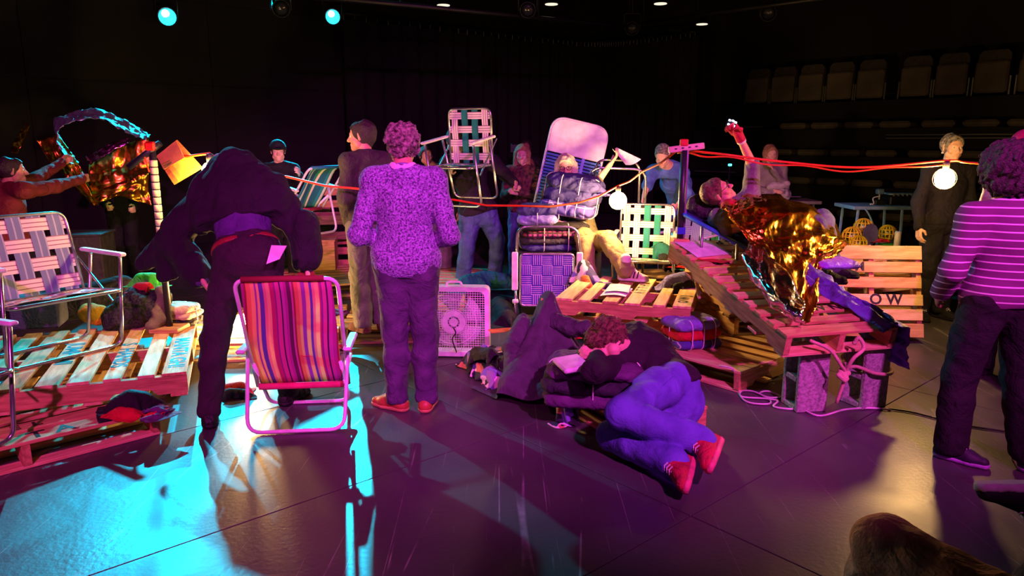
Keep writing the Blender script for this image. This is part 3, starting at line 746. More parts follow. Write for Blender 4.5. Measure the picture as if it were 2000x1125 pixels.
# folded chair with violet webbing, standing on edge
fc = E('folded_chair', 'folded lawn chair with violet white-lined woven panel, standing in the middle', 'chair', (.31, 6.22, 0), (math.radians(-5), 0, math.radians(-2)))
P = lambda nm, pts, rad=.06, r=.0125, cl=False: link(nm, mesh(nm, *tubeg(rounded(pts, rad, 5, cl), r, 8, cl), smooth=True), alu, fc)
P('leg_frame', [(-.27, .03, .01), (-.27, .05, .86), (.27, .05, .86), (.33, .03, .30)], .1)
P('panel_frame', [(-.235, 0, .16), (-.235, 0, .62), (.235, 0, .62), (.235, 0, .16)], .04, .0125, True)
for s in (-1, 1):
    v, f = bevbox(s * .285, -.03, .47, .055, .03, .34, .008); link('armrest', mesh('armrest', v, f), plastic_arm, fc)
    v, f = tubeg([(s * .28, -.01, .01), (s * .28, -.01, .32)], .011, 8); link('leg', mesh('leg', v, f, smooth=True), alu, fc)
    v, f = tubeg([(s * .26, -.01, .20), (s * .30, -.03, .20)], .02, 8); link('hinge', mesh('hinge', v, f, smooth=True), plastic_arm, fc)
weave(fc, (0, -.006, .17), (1, 0, 0), (0, 0, 1), .46, .44, [web_violet] * 5, [web_violet] * 5, (0, -1, 0), .088)
v, f = tubeg([(-.27, 0, .015), (.27, 0, .015)], .011, 8); link('floor_bar', mesh('floor_bar', v, f, smooth=True), alu, fc)

# striped beach chair, seen from behind
cols = [(170, 60, 70), (236, 150, 100), (246, 196, 130), (170, 90, 180), (250, 206, 140), (110, 90, 180), (240, 160, 150), (252, 214, 150), (210, 60, 120), (160, 60, 150), (230, 90, 160), (90, 50, 90), (220, 80, 170), (200, 60, 150), (120, 50, 90), (226, 100, 170)]
st = []; x = 0
rr = random.Random(3)
for i in range(30):
    st.append((x, cols[i % len(cols)])); x += rr.choice((.018, .03, .045))
    if x > .98: break
beach_fab = stripes('beach_chair_stripes', st, .75, trans=.4)
blue_st = stripes('blue_green_chair_stripes', [(0, (20, 110, 130)), (.12, (200, 230, 210)), (.2, (20, 90, 130)), (.4, (40, 150, 120)), (.5, (220, 235, 200)), (.58, (20, 100, 120)), (.8, (30, 140, 150)), (.9, (210, 230, 210))], .75)
enamel = mat('white_enamel_tube', (238, 226, 236), .35, bump=0)
def sling(parent, nm, L, w, m, sag, skew=0.0, nx=13, ny=11):
    """fabric through a list of (y,z) stations, x across"""
    V, uv = [], []
    pts = curve_pts([(0, y, z) for y, z in L], ny)
    for j, p in enumerate(pts):
        for i in range(nx):
            a = i / (nx - 1) - .5; t = j / (ny - 1)
            V.append((a * w * (1 + .03 * math.sin(3 * t)) , p.y + sag * math.sin(PI * (a + .5)) * math.sin(PI * t) + .008 * math.sin(9 * a + 5 * t), p.z)); uv.append((a + .5 + skew * .03 * math.sin(5 * t), t))
    Fc = [(j * nx + i, j * nx + i + 1, j * nx + nx + i + 1, j * nx + nx + i) for j in range(ny - 1) for i in range(nx - 1)]
    o = link(nm, mesh(nm, V, Fc, uv=uv, smooth=True), m, parent)
    md = o.modifiers.new('cloth_thickness', 'SOLIDIFY'); md.thickness = .004
    return o
def beach_chair(label, loc, rot, fab, fw=.47, H=.88):
    o = E('beach_chair', label, 'chair', loc, rot)
    P = lambda nm, pts, rad=.05, r=.0115: link(nm, mesh(nm, *tubeg(rounded(pts, rad, 5), r, 8), smooth=True), enamel, o)
    P('back_frame', [(-.25, .14, .20), (-.27, -.12, H), (.27, -.12, H), (.27, .14, .20)], .07)
    P('rear_leg_frame', [(-.28, .10, .44), (-.265, -.10, .013), (.265, -.10, .013), (.28, .10, .44)], .08)
    P('front_leg_frame', [(-.24, .05, .36), (-.24, .36, .013), (.24, .36, .013), (.24, .05, .36)], .08)
    P('seat_frame', [(-.24, .14, .20), (-.24, .56, .27), (.24, .56, .27), (.24, .14, .20)], .05)
    for s in (-1, 1):
        v, f = bevbox(s * .29, .14, .455, .05, .34, .025, .009); link('armrest', mesh('armrest', v, f), enamel, o, None, (math.radians(0), 0, 0))
    sling(o, 'back_panel', [(.15, .21), (.04, .42), (-.05, .64), (-.12, H)], fw, fab, .03, 1)
    sling(o, 'seat_panel', [(.15, .21), (.3, .2), (.45, .24), (.56, .275)], fw, fab, .0, 1)
    v, f = tubeg([(-.24, .13, .2), (.24, .13, .2)], .02, 8); link('hem', mesh('hem', v, f, smooth=True), mat('red_hem', (220, 50, 110), .8), o)
    v, f = tubeg([(-.23, -.12, H + .002), (.20, -.12, H + .002)], .017, 8); link('hem', mesh('hem', v, f, smooth=True), beach_fab if fab is beach_fab else blue_st, o)
    return o
p = W(582, 846, z=0)
beach_chair('magenta-lit beach chair with striped sling, seen from behind on the bare floor', (p.x - .02, p.y + .10, 0), (0, 0, math.radians(6)), beach_fab)
pfc = W(612, 400, Y=7.3)
beach_chair('small blue and green striped folding chair held up in the air', (pfc.x - .03, pfc.y, pfc.z - .28), (math.radians(12), 0, math.radians(62)), blue_st, .36, .7)
# white headed lounger stood on end
lg = E('pool_lounger', 'lounger stood on end, pale cushioned head above blue vinyl strips', 'lounger', (.46, 7.50, .605), (math.radians(-6), math.radians(13), math.radians(3)))
P = lambda nm, pts, rad=.06, r=.013: link(nm, mesh(nm, *tubeg(rounded(pts, rad, 8, True), r, 8, True), smooth=True), enamel, lg)
P('frame', [(-.30, 0, 0), (-.30, 0, 1.22), (.30, 0, 1.22), (.30, 0, 0)], .15)
V = []; n = 24
for y in (-.02, .02):
    for x, z in [(p_.x, p_.z) for p_ in rounded([(-.29, 0, .86), (-.29, 0, 1.21), (.29, 0, 1.21), (.29, 0, .86)], .14, 8)]: V.append((x, y, z))
n = len(V) // 2
link('head_cushion', mesh('head_cushion', V, [tuple(range(n)), tuple(range(n, 2 * n))[::-1]] + [(i, (i + 1) % n, n + (i + 1) % n, n + i) for i in range(n)]), mat('white_vinyl', (232, 222, 240), .5, bump=0), lg)
vs = mat('blue_vinyl_strip', (96, 130, 226), .35, bump=0)
v, f = tubeg([(-.295, 0, 0), (.295, 0, 0)], .0125, 8); stp = mesh('vinyl_strip', v, f, smooth=True); stp.materials.append(vs)
for k in range(25): link('vinyl_strip', stp, None, lg, (0, -.006, .04 + k * .033))
for sx in (-.09, .10):
    v, f = boxg(sx, -.008, .44, .03, .024, .84); link('cross_cord', mesh('cross_cord', v, f), vs, lg)

o = E('black_plinth', 'low black plinth under the upright pool lounger', 'plinth', (.52, 7.52, 0)); link('body', mesh('body', *bevbox(0, 0, .28, .8, .5, .56, .008)), black_paint, o); link('top_board', mesh('top_board', *bevbox(0, 0, .575, .84, .54, .02, .004)), black_paint, o)

# ================================================================ BOX FAN
fan_m = mat('fan_white_plastic', (240, 225, 238), .45, bump=0)
p = W(893, 701, z=0)
fan = E('box_fan', 'white square box fan standing on the floor beside the man in the knit sweater', 'fan', (p.x - .02, p.y + .07, 0), (0, 0, math.radians(-3)))
hw, dep = .265, .11
V, Fc = [], []
for y, inn in ((-dep / 2, 0), (dep / 2, 0), (dep / 2, .035), (-dep / 2, .035)):
    ring = rounded([(-hw + inn, y, .015 + inn), (hw - inn, y, .015 + inn), (hw - inn, y, .545 - inn), (-hw + inn, y, .545 - inn)], .045, 5, True); V += ring
n = len(V) // 4
for a in range(4):
    for i in range(n): Fc.append((a * n + i, a * n + (i + 1) % n, ((a + 1) % 4) * n + (i + 1) % n, ((a + 1) % 4) * n + i))
link('housing', mesh('housing', V, Fc), fan_m, fan)
bar = mesh('grille_bar', *boxg(0, 0, 0, .0032, .0032, .485)); bar.materials.append(fan_m)
for k in range(27):
    link('grille_bar', bar, None, fan, (-.234 + k * .018, -dep / 2 + .008, .28)); link('grille_bar', bar, None, fan, (0, -dep / 2 + .004, .046 + k * .018), (0, PI / 2, 0))
for r in (.05, .095, .17):
    v, f = tubeg([(r * math.cos(a), -dep / 2, .28 + r * math.sin(a)) for a in [2 * PI * k / 28 for k in range(28)]], .003, 5, True); link('grille_ring', mesh('grille_ring', v, f), fan_m, fan)
def disc(nm, r0, r1, y, m, nseg=28, th=.01):
    V, Fc = [], []
    for k in range(nseg):
        a = 2 * PI * k / nseg; c, s = math.cos(a), math.sin(a)
        for r, yy in ((r0, y), (r1, y), (r1, y + th), (r0, y + th)): V.append((r * c, yy, .28 + r * s))
    for k in range(nseg):
        l = (k + 1) % nseg
        for a in range(4): Fc.append((k * 4 + a, k * 4 + (a + 1) % 4, l * 4 + (a + 1) % 4, l * 4 + a))
    return link(nm, mesh(nm, V, Fc), m, fan)
disc('centre_ring', .045, .088, -dep / 2 - .007, fan_m); disc('hub_cap', .002, .032, -dep / 2 - .006, fan_m); disc('motor', .002, .06, -.01, mat('fan_motor_grey', (120, 110, 120), .6, bump=0), th=.05)
blade_m = mat('fan_blade', (206, 190, 206), .5, bump=0)
for k in range(5):
    a0 = 2 * PI * k / 5; V = []
    for r in (.05, .12, .21):
        for j in range(5):
            t = a0 + (j / 4) * (.85 if r < .2 else 1.0); V.append((r * math.cos(t), .0 + .05 * (j / 4 - .5), .28 + r * math.sin(t)))
    o = link('fan_blade', mesh('fan_blade', V, [(i * 5 + j, i * 5 + j + 1, i * 5 + 6 + j, i * 5 + 5 + j) for i in range(2) for j in range(4)], smooth=True), blade_m, fan)
    md = o.modifiers.new('thick', 'SOLIDIFY'); md.thickness = .004
v, f = tubeg(rounded([(-.06, 0, .54), (-.05, 0, .575), (.05, 0, .575), (.06, 0, .54)], .03, 4), .009, 8); link('handle', mesh('handle', v, f, smooth=True), fan_m, fan)
for s in (-1, 1):
    v, f = bevbox(s * .2, 0, .01, .04, .16, .03, .004); link('foot', mesh('foot', v, f), fan_m, fan)
v, f = tubeg(curve_pts([(.0, -dep / 2 - .012, .24), (.015, -dep / 2 - .012, .20), (-.01, -dep / 2 - .012, .15), (.02, -dep / 2 - .012, .05)], 14), .004, 6); link('power_cord', mesh('power_cord', v, f, smooth=True), black_metal, fan)

# ================================================================ CONCRETE BLOCKS, ROPE AND CABLE
conc = mat('concrete_block', (176, 170, 164), .9, scale=55, var=.45, bump=.8, bscale=90)
def block(label, loc, yaw):
    """hollow two-cell block stood on end; the cells open to the local x sides"""
    o = E('concrete_block', label, 'block', loc, (0, 0, math.radians(yaw)))
    w, d, h = .19, .19, .392; t = .033
    parts = [boxg(-0, -d / 2 + t / 2, h / 2, w, t, h), boxg(0, d / 2 - t / 2, h / 2, w, t, h)]
    for z in (t / 2, h / 2, h - t / 2): parts.append(boxg(0, 0, z, w - .002, d - 2 * t + .002, t))
    o2 = link('shell', mesh('shell', *join(*parts)), conc, o)
    bv = o2.modifiers.new('edges', 'BEVEL'); bv.width = .005; bv.segments = 1
    return o
b1 = W(1576, 806, z=0); b2 = W(1694, 800, z=0)
block('left one of the two pitted concrete blocks under the ramp', (b1.x + .015, b1.y + .10, 0), 8)
block('concrete block under the right end of the ramp, rope around it', (b2.x + .02, b2.y + .11, 0), 20)
block('pale concrete block farther back in the gap between the two front blocks', (1.98, 4.62, 0), 12)
rope_m = mat('pale_rope', (214, 180, 150), .8, bump=.6, bscale=160)
rc = ramp_pt(.36, -.02, .02)
rp = E('tied_rope', 'rope knotted under the ramp and looped around the concrete block', 'rope', rc); rp['world'] = 1
bx, by = b2.x + .02, b2.y + .11
tube('rope_loop', curve_pts([rc + Vector((.02, .02, -.12)), (bx - .115, by - .10, .27), (bx - .02, by - .15, .245), (bx + .10, by - .10, .225), (bx + .135, by - .02, .24), (bx + .07, by + .13, .26), (bx - .08, by + .13, .27), (bx - .14, by - .02, .27), rc + Vector((.02, .02, -.12))], 60), .011, rope_m, rp)
tube('rope_strand', curve_pts([rc + Vector((-.19, -.03, .08)), rc + Vector((-.08, -.045, .03)), rc + Vector((-.01, -.05, -.06)), rc + Vector((.03, -.03, -.13)), rc + Vector((-.0, -.02, -.30))], 24), .010, rope_m, rp)
tube('rope_strand', curve_pts([rc + Vector((.03, -.03, -.11)), rc + Vector((.05, -.06, -.02)), rc + Vector((.11, -.05, .04)), rc + Vector((.08, -.045, .10)), rc + Vector((.06, -.03, .06))], 24), .011, rope_m, rp)
blob('knot', [cap(rc + Vector((.01, -.03, -.12)), rc + Vector((.04, -.04, -.11)), .016), cap(rc + Vector((-.01, -.035, -.125)), rc + Vector((.02, -.05, -.15)), .015), cap(rc + Vector((.0, -.03, -.10)), rc + Vector((.03, -.05, -.14)), .014)], .005, rope_m, rp, k=.008)
hr = E('hanging_rope', 'twisted tan rope hanging beside the pallet lettered ATTH', 'rope', W(1352, 520, Y=5.35)); hr['world'] = 1
for k in (0, 1, 2):
    P0, P1 = W(1352, 505, Y=5.3), W(1366, 583, Y=5.2)
    tube('rope_ply', [P0.lerp(P1, t / 40) + Vector((.008 * math.cos(t * .9 + k * 2.09), .008 * math.sin(t * .9 + k * 2.09), 0)) for t in range(41)], .007, rope_m, hr, 5)
cab = mat('white_cable', (225, 205, 215), .5, bump=0)
cb = E('white_cable', 'pale cable coiled on the floor at the concrete blocks', 'cable', W(1500, 780, z=0)); cb['world'] = 1
Z = .009
cpx = [(1432, 722), (1436, 752), (1455, 783), (1500, 789), (1499, 779), (1450, 775), (1448, 764), (1470, 764), (1500, 776), (1524, 774), (1500, 764), (1484, 768), (1500, 778), (1519, 783), (1511, 794), (1545, 799), (1560, 796), (1600, 812), (1650, 800), (1700, 797), (1740, 800)]
pts = [W(a, b, z=Z) for a, b in cpx]; pts[0] = W(1432, 722, z=PH + .01); pts.insert(0, W(1405, 714, z=PH + .02))
tube('cable_run', curve_pts(pts, 130), .006, cab, cb, 6)
cb2 = E('black_cable', 'black cable running on the bare floor past the shoe of the man in stripes', 'cable', W(1800, 812, z=0)); cb2['world'] = 1
tube('cable_run', curve_pts([W(a, b, z=.008) for a, b in ((1735, 798), (1790, 807), (1870, 828), (1960, 842), (2080, 860))], 40), .006, black_metal, cb2, 6)
# ================================================================ PEOPLE
skin_l = mat('skin_light', (228, 178, 150), .55, var=.12, scale=20, bump=.05)
skin_m = mat('skin_tan', (205, 150, 118), .55, var=.12, scale=20, bump=.05)
skin_d = mat('skin_brown', (150, 100, 76), .55, var=.12, scale=20, bump=.05)
lip_m = mat('lips', (176, 96, 90), .5, bump=0)
eye_w = mat('eye_white', (226, 220, 214), .3, bump=0)
eye_d = mat('eye_dark', (30, 22, 20), .25, bump=0)
def cloth(name, rgb, var=.3, rough=.85, **k): return mat(name, rgb, rough, var=var, scale=k.pop('scale', 9), bump=k.pop('bump', .35), bscale=k.pop('bscale', 120), wrinkle=k.pop('wrinkle', .55), **k)
blackc = cloth('black_cloth', (26, 23, 28)); denim = cloth('blue_denim', (86, 110, 158), rgb2=(58, 78, 122), scale=7)
def nv(v):
    v = np.array(v, float); return v / (np.linalg.norm(v) + 1e-9)
def joined(name, parts, m_list, parent, smooth=True):
    V = np.concatenate([p[0] for p in parts]); Q, mi, n = [], [], 0
    for v, f, k in parts: Q.append(f + n); mi.append(np.full(len(f), k)); n += len(v)
    Q, mi = np.concatenate(Q), np.concatenate(mi)
    me = mesh(name, V - vec(parent.location), Q, smooth=True)
    for m in m_list: me.materials.append(m)
    me.polygons.foreach_set('material_index', mi.astype(np.int32)); return link(name, me, None, parent)
def ball(c, r, h): return sdf([cap(c, c, r)], h, k=.001)
def hand_prims(w, d, n, side, curl=.5, s=1.0, spread=.0):
    w, d, n = vec(w), nv(d), nv(n); m = nv(np.cross(d, n)) * side; n = nv(np.cross(m, d)) * side
    P = [cap(w, w + d * .02 * s, .024 * s, .026 * s, (n, .72)), cap(w + d * .035 * s - m * .018 * s, w + d * .078 * s - m * .022 * s, .022 * s, .02 * s, (n, .6)), cap(w + d * .035 * s + m * .018 * s, w + d * .08 * s + m * .02 * s, .022 * s, .02 * s, (n, .6))]
    for i, L in enumerate((.070, .08, .076, .06)):
        o = (1.5 - i) * .0185 * s; b = w + d * (.084 - .004 * abs(i - 1)) * s + m * o
        a1, a2, a3 = curl * .7, curl * 1.7, curl * 2.5
        for ang, l, r0, r1 in ((a1, .46, .0095, .009), (a2, .32, .009, .0082), (a3, .26, .0082, .007)):
            e = b + (d * math.cos(ang) + n * math.sin(ang) + m * spread * (1.5 - i) * .1) * L * l * s
            P.append(cap(b, e, r0 * s, r1 * s)); b = e
    t0 = w + d * .022 * s + m * .028 * s; t1 = t0 + (d * .6 + m * .55 + n * .35 * (1 + curl)) * .042 * s; t2 = t1 + (d * .85 + m * (.25 - .4 * curl) + n * .6 * curl) * .034 * s
    P += [cap(t0, t1, .0135 * s, .011 * s), cap(t1, t2, .011 * s, .0085 * s)]
    return P
def head_parts(c, lf, lu, s, h, face=True):
    c, f = vec(c), nv(lf); u = nv(np.array(lu) - f * np.dot(lu, f)); r = np.cross(f, u)
    g = lambda x, y, z: c + (r * x + f * y + u * z) * s
    P = [cap(g(0, -.022, .028), g(0, .012, .03), .083 * s, .076 * s, (r, .9)), cap(g(0, .03, -.005), g(0, .052, -.078), .064 * s, .036 * s, (r, .92)),
         cap(g(-.03, .02, -.06), g(0, .062, -.088), .04 * s, .027 * s), cap(g(.03, .02, -.06), g(0, .062, -.088), .04 * s, .027 * s)]
    F = []
    if face:
        F = [cap(g(0, .088, .012), g(0, .113, -.026), .0085 * s, .013 * s), cap(g(-.011, .098, -.030), g(.011, .098, -.030), .009 * s), cap(g(-.04, .074, .026), g(-.012, .086, .024), .0095 * s), cap(g(.012, .086, .024), g(.04, .074, .026), .0095 * s),
             cap(g(-.042, .058, -.02), g(-.036, .066, -.032), .02 * s), cap(g(.042, .058, -.02), g(.036, .066, -.032), .02 * s),
             cap(g(-.02, .083, -.056), g(.02, .083, -.056), .0085 * s), cap(g(-.016, .083, -.066), g(.016, .083, -.066), .0088 * s), cap(g(0, .078, -.09), g(0, .074, -.094), .016 * s)]
        F += [neg(g(-.031, .094, .008), g(-.031, .094, .008), .0135 * s), neg(g(.031, .094, .008), g(.031, .094, .008), .0135 * s)]
    E_ = [cap(g(sg * .076, -.012, .018), g(sg * .080, -.008, -.022), .024 * s, .015 * s, (r, .42)) for sg in (-1, 1)]
    out = [sdf(P + F[:9] + E_ + F[9:], h, k=.012 * s)]
    eyes = []
    if face:
        for sg in (-1, 1):
            eyes.append((*ball(g(sg * .031, .0775, .008), .0118 * s, .004), 1)); eyes.append((*ball(g(sg * .031, .0842, .008), .0062 * s, .0025), 2))
        v, q = sdf([cap(g(-.018, .088, -.058), g(.018, .088, -.058), .0045 * s), cap(g(-.014, .088, -.065), g(.014, .088, -.065), .0052 * s)], .004, k=.004); eyes.append((v, q, 3))
    return out[0], eyes, g, (r, f, u)
def hair_prims(style, g, ax, s, h):
    r, f, u = ax; n = lambda y, z: f * y + u * z
    R = .083
    full = [cap(g(0, -.026, .030), g(0, .012, .036), (R + .016) * s, (R - .004) * s, (r, .93))]
    face = cut(g(0, .052, .035), n(.86, -.55))
    if style == 'short': return full + [cut(g(0, 0, -.055), -u), face] + [cap(g(0, -.07, -.03), g(0, -.06, -.06), .035 * s, .025 * s)], .006, 60
    if style == 'crop': return [cap(g(0, -.026, .030), g(0, .012, .034), (R + .009) * s, (R - .006) * s, (r, .92)), cut(g(0, 0, -.03), -u), cut(g(0, .045, .045), n(.82, -.6))], .003, 90
    if style == 'curly': return [cap(g(0, -.034, .034), g(0, .01, .045), (R + .014) * s, (R - .004) * s, (r, .95)), cut(g(0, 0, -.055), -u), cut(g(0, .05, .035), n(.86, -.5))], .020, 150
    if style == 'bushy': return [cap(g(0, -.03, .02), g(0, .015, .04), (R + .042) * s, (R + .03) * s, (r, .97)), cut(g(0, 0, -.085), -u), cut(g(0, .055, .03), n(.86, -.5))], .018, 120
    if style == 'bob':
        P = full + [face]
        for sg in (-1, 1): P += [cap(g(sg * .068, -.01, .02), g(sg * .078, .0, -.085), .04 * s, .036 * s)]
        return P + [cap(g(0, -.05, 0), g(0, -.05, -.09), .075 * s, .06 * s)], .008, 60
    if style == 'long':
        P = full + [face]
        for sg in (-1, 1): P += [cap(g(sg * .070, -.01, .02), g(sg * .078, .015, -.20), .036 * s, .028 * s)]
        return P + [cap(g(0, -.055, 0), g(0, -.065, -.2), .072 * s, .055 * s)], .006, 70
    if style == 'bun': return full + [cut(g(0, 0, -.05), -u), face, cap(g(0, -.115, .035), g(0, -.125, .03), .036 * s)], .005, 60
DEF = dict(hipc=(0, 0, .95), waist=(0, 0, 1.09), chest=(0, .012, 1.28), neck=(0, -.012, 1.475), head=(0, .018, 1.625),
           shL=(-.175, -.005, 1.415), shR=(.175, -.005, 1.415), elL=(-.235, -.035, 1.14), elR=(.235, -.035, 1.14), wrL=(-.245, .06, .90), wrR=(.245, .06, .90),
           hiL=(-.088, 0, .91), hiR=(.088, 0, .91), knL=(-.10, .02, .49), knR=(.10, .02, .49), anL=(-.105, -.02, .088), anR=(.105, -.02, .088), ftL=(-.25, 1, 0), ftR=(.25, 1, 0))
def person(label, loc, yaw=0, H=1.75, pose=None, look=None, lup=(0, 0, 1), skin=None, top=None, pants=None, shoes=None, sole=None, hair=None, near=False, hem=-.03, bulk=1.0, loose=1.0,
           sleeve=1.0, hands='LR', curl=.5, palm=None, footup=None, ankcut=True, wrinkle=.007, pk=.032, ss=1.0, face=True, extra=None, hs=1.0, neckline=True, name='person'):
    loc = Vector(loc); s = H / 1.75; cy, sy = math.cos(math.radians(yaw)), math.sin(math.radians(yaw))
    o = E(name, label, 'person', loc); pose = pose or {}
    D = lambda p: np.array((cy * p[0] - sy * p[1], sy * p[0] + cy * p[1], p[2]))
    J = {}
    for k_, d in DEF.items():
        p = pose.get(k_, d)
        if k_.startswith('ft'): J[k_] = nv(vec(p) if isinstance(p, Vector) else D(p))
        else: J[k_] = vec(p) if isinstance(p, Vector) else vec(loc) + D(p) * s
    if 'waist' not in pose and ('hipc' in pose or 'neck' in pose): J['waist'] = J['hipc'] * .72 + J['neck'] * .28
    if 'chest' not in pose and ('hipc' in pose or 'neck' in pose): J['chest'] = J['hipc'] * .37 + J['neck'] * .63
    rt = nv(J['shR'] - J['shL']); up = nv(J['neck'] - J['hipc']); fw = nv(np.cross(up, rt)); prt = nv(J['hiR'] - J['hiL']); pf = nv(np.cross(up, prt))
    hb = .011 if near else .016; hc = .011 if near else .017
    b = bulk * s
    def torso(e):
        return [cap(J['hipc'] - prt * .06 * b, J['hipc'] + prt * .06 * b, .108 * b + e, None, (pf, .92)), cap(J['hipc'], J['waist'], .140 * b + e, .128 * b + e, (fw, .74)),
                cap(J['waist'], J['chest'], .128 * b + e, .155 * b + e, (fw, .72)), cap(J['chest'], J['neck'] - up * .08 * s, .155 * b + e, .115 * b + e, (fw, .68)),
                cap(J['shL'], J['shR'], .060 * s + e), cap(J['neck'] - up * .02 * s, J['shL'] + up * .0, .045 * s + e, .055 * s + e), cap(J['neck'] - up * .02 * s, J['shR'], .045 * s + e, .055 * s + e)]
    def arms(e, frac=1.0, which='LR'):
        P = []
        for q in which:
            a, c, d = J['sh' + q], J['el' + q], J['wr' + q]
            P.append(cap(a, c, .054 * b + e, .043 * s + e))
            if frac > 0: P.append(cap(c, c + (d - c) * frac, .043 * s + e, (.043 - .014 * frac) * s + e))
        return P
    def legs(e, eb=0):
        P = []
        for q in 'LR':
            P += [cap(J['hi' + q], J['kn' + q], .088 * b + e, .06 * s + e), cap(J['kn' + q], J['an' + q], .058 * s + e, .040 * s + e + eb)]
            m_ = J['kn' + q] * .65 + J['an' + q] * .35; P.append(cap(m_ - pf * .012, m_ - pf * .012, .055 * s + e))
        return P
    sk = skin or skin_l
    lf = nv(vec(look)) if look is not None else fw
    hh = .0062 if near else .0095
    (hv, hq), eyes, g, ax = head_parts(J['head'], lf, vec(lup), s * hs, hh, face)
    nb = sdf(torso(-.012) + arms(-.004) + legs(-.01) + [cap(J['neck'] - up * .05 * s, J['head'] - vec(lup) * .05 * s - lf * .012 * s, .062 * s, .055 * s)], hb, k=.035)
    parts = [(*nb, 0), (hv, hq, 0)] + eyes
    for q in hands:
        sg = 1 if q == 'R' else -1; d = nv(J['wr' + q] - J['el' + q]); pm = (palm or {}).get(q)
        n = vec(pm) if pm is not None else -rt * sg
        if abs(np.dot(d, nv(n))) > .9: n = fw
        cu = curl if not isinstance(curl, dict) else curl[q]
        parts.append((*sdf(hand_prims(J['wr' + q] + d * .005, d, n, sg, cu, s), .0048 if near else .0075, k=.007), 0))
    joined('body', parts, [sk, eye_w, eye_d, lip_m], o)
    if top:
        tt = torso(.012)
        if hem < .06: tt[0] = torso(.032)[0]; tt[1] = torso(.026)[1]
        P = tt + [cut(J['hipc'] + up * hem * s, -up)]
        if neckline: P.append(cut(J['neck'] + up * .035 * s + fw * .0, up * 1.0 + fw * .35))
        P += arms(.011 * loose, sleeve)
        blob('top', P, hc, top, o, k=.03, noise=wrinkle, nfreq=46, ax=(1, 1, .6), seed=len(label))
    if pants:
        P = torso(.016)[:2] + [cut(J['hipc'] + up * min(.09, hem + .05) * s, up)] + legs(.014 * loose, .012 * loose)
        if ankcut: P += [cut((0, 0, min(J['anL'][2], J['anR'][2]) - .03), (0, 0, -1))]
        blob('trousers', P, hc, pants, o, k=pk, noise=wrinkle * 1.1, nfreq=46, ax=(1, 1, .75), seed=len(label) + 3)
    if shoes:
        for q in 'LR':
            a, d = J['an' + q], J['ft' + q]; fu = (footup or {}).get(q); fu = nv(vec(fu)) if fu is not None else np.array((0, 0, 1.)); d = nv(d - fu * np.dot(d, fu)); w = np.cross(d, fu)
            sf_ = s * ss
            q0, q1, q2 = a - fu * .048 * sf_ - d * .035 * sf_, a - fu * .052 * sf_ + d * .10 * sf_, a - fu * .058 * sf_ + d * .165 * sf_
            base = a - fu * .086 * sf_
            sh = blob('shoe', [cap(q0, q1, .041 * sf_, .040 * sf_), cap(q1, q2, .041 * sf_, .031 * sf_), cap(a, q0, .044 * sf_, .04 * sf_), cap(a + d * .03 * sf_, q1, .042 * sf_, .036 * sf_), cut(base + fu * .012, -fu)], .008 if near else .012, shoes, o, k=.02)
            sv, sf2 = sdf([cap(q0 - fu * .012 * sf_, q1 - fu * .012 * sf_, .046 * sf_, .045 * sf_), cap(q1 - fu * .012 * sf_, q2 - fu * .01 * sf_, .045 * sf_, .036 * sf_), cut(base + fu * .026 * sf_, fu), cut(base, -fu)], .008 if near else .012, k=.012)
            link('sole', mesh('sole', sv - vec(o.location), sf2, smooth=True), sole or shoes, sh)
            if near:
                for j in range(4):
                    c0 = q1 * (.25 + .22 * j) + (a + d * .05 * sf_) * (.75 - .22 * j) + fu * .044 * sf_
                    v_, f_ = tubeg([c0 - w * .022 - fu * .006, c0 + fu * .004, c0 + w * .022 - fu * .006], .0035, 5); link('lace', mesh('lace', [Vector(x) - loc for x in v_], f_), plastic_arm, sh)
    if hair:
        hp = hair_prims(hair[0], g, ax, s * hs, hh)
        blob('hair', hp[0], hh if near else .010, hair[1], o, k=.02, noise=hp[1], nfreq=hp[2], seed=5)
    o_ = dict(o=o, J=J, g=g, ax=ax, up=up, fw=fw, rt=rt, torso=torso, arms=arms, legs=legs, s=s)
    return o_
def glasses(d, m=None):
    g = d['g']; o = d['o']; m = m or black_metal
    for sg in (-1, 1):
        tubs = [g(sg * .033 + .024 * math.cos(a), .100, .006 + .018 * math.sin(a)) for a in [2 * PI * k / 16 for k in range(16)]]
        v, f = tubeg([Vector(p) - o.location for p in tubs], .0024, 5, True); link('glasses_rim', mesh('glasses_rim', v, f), m, o)
        v, f = tubeg([Vector(g(sg * .058, .096, .012)) - o.location, Vector(g(sg * .079, -.01, .016)) - o.location], .002, 5); link('glasses_temple', mesh('glasses_temple', v, f), m, o)
    v, f = tubeg([Vector(g(-.010, .102, .010)) - o.location, Vector(g(.010, .102, .010)) - o.location], .0022, 5); link('glasses_bridge', mesh('glasses_bridge', v, f), m, o)
hair_dark = mat('hair_dark_brown', (52, 36, 34), .5, scale=60, var=.5, bump=1.0, bscale=150, spec=.6)
hair_grey = mat('hair_grey', (176, 164, 148), .6, scale=45, rgb2=(62, 50, 46), bump=1.0, bscale=160)
hair_white = mat('hair_white', (232, 222, 196), .55, scale=70, var=.3, bump=1.0, bscale=160)
hair_blond = mat('hair_blond', (190, 148, 98), .5, scale=60, var=.45, bump=1.0, bscale=150)
hair_brown = mat('hair_brown', (132, 94, 66), .55, scale=45, var=.75, bump=1.0, bscale=150)
V_ = lambda px, py, Y: W(px, py, Y=Y)

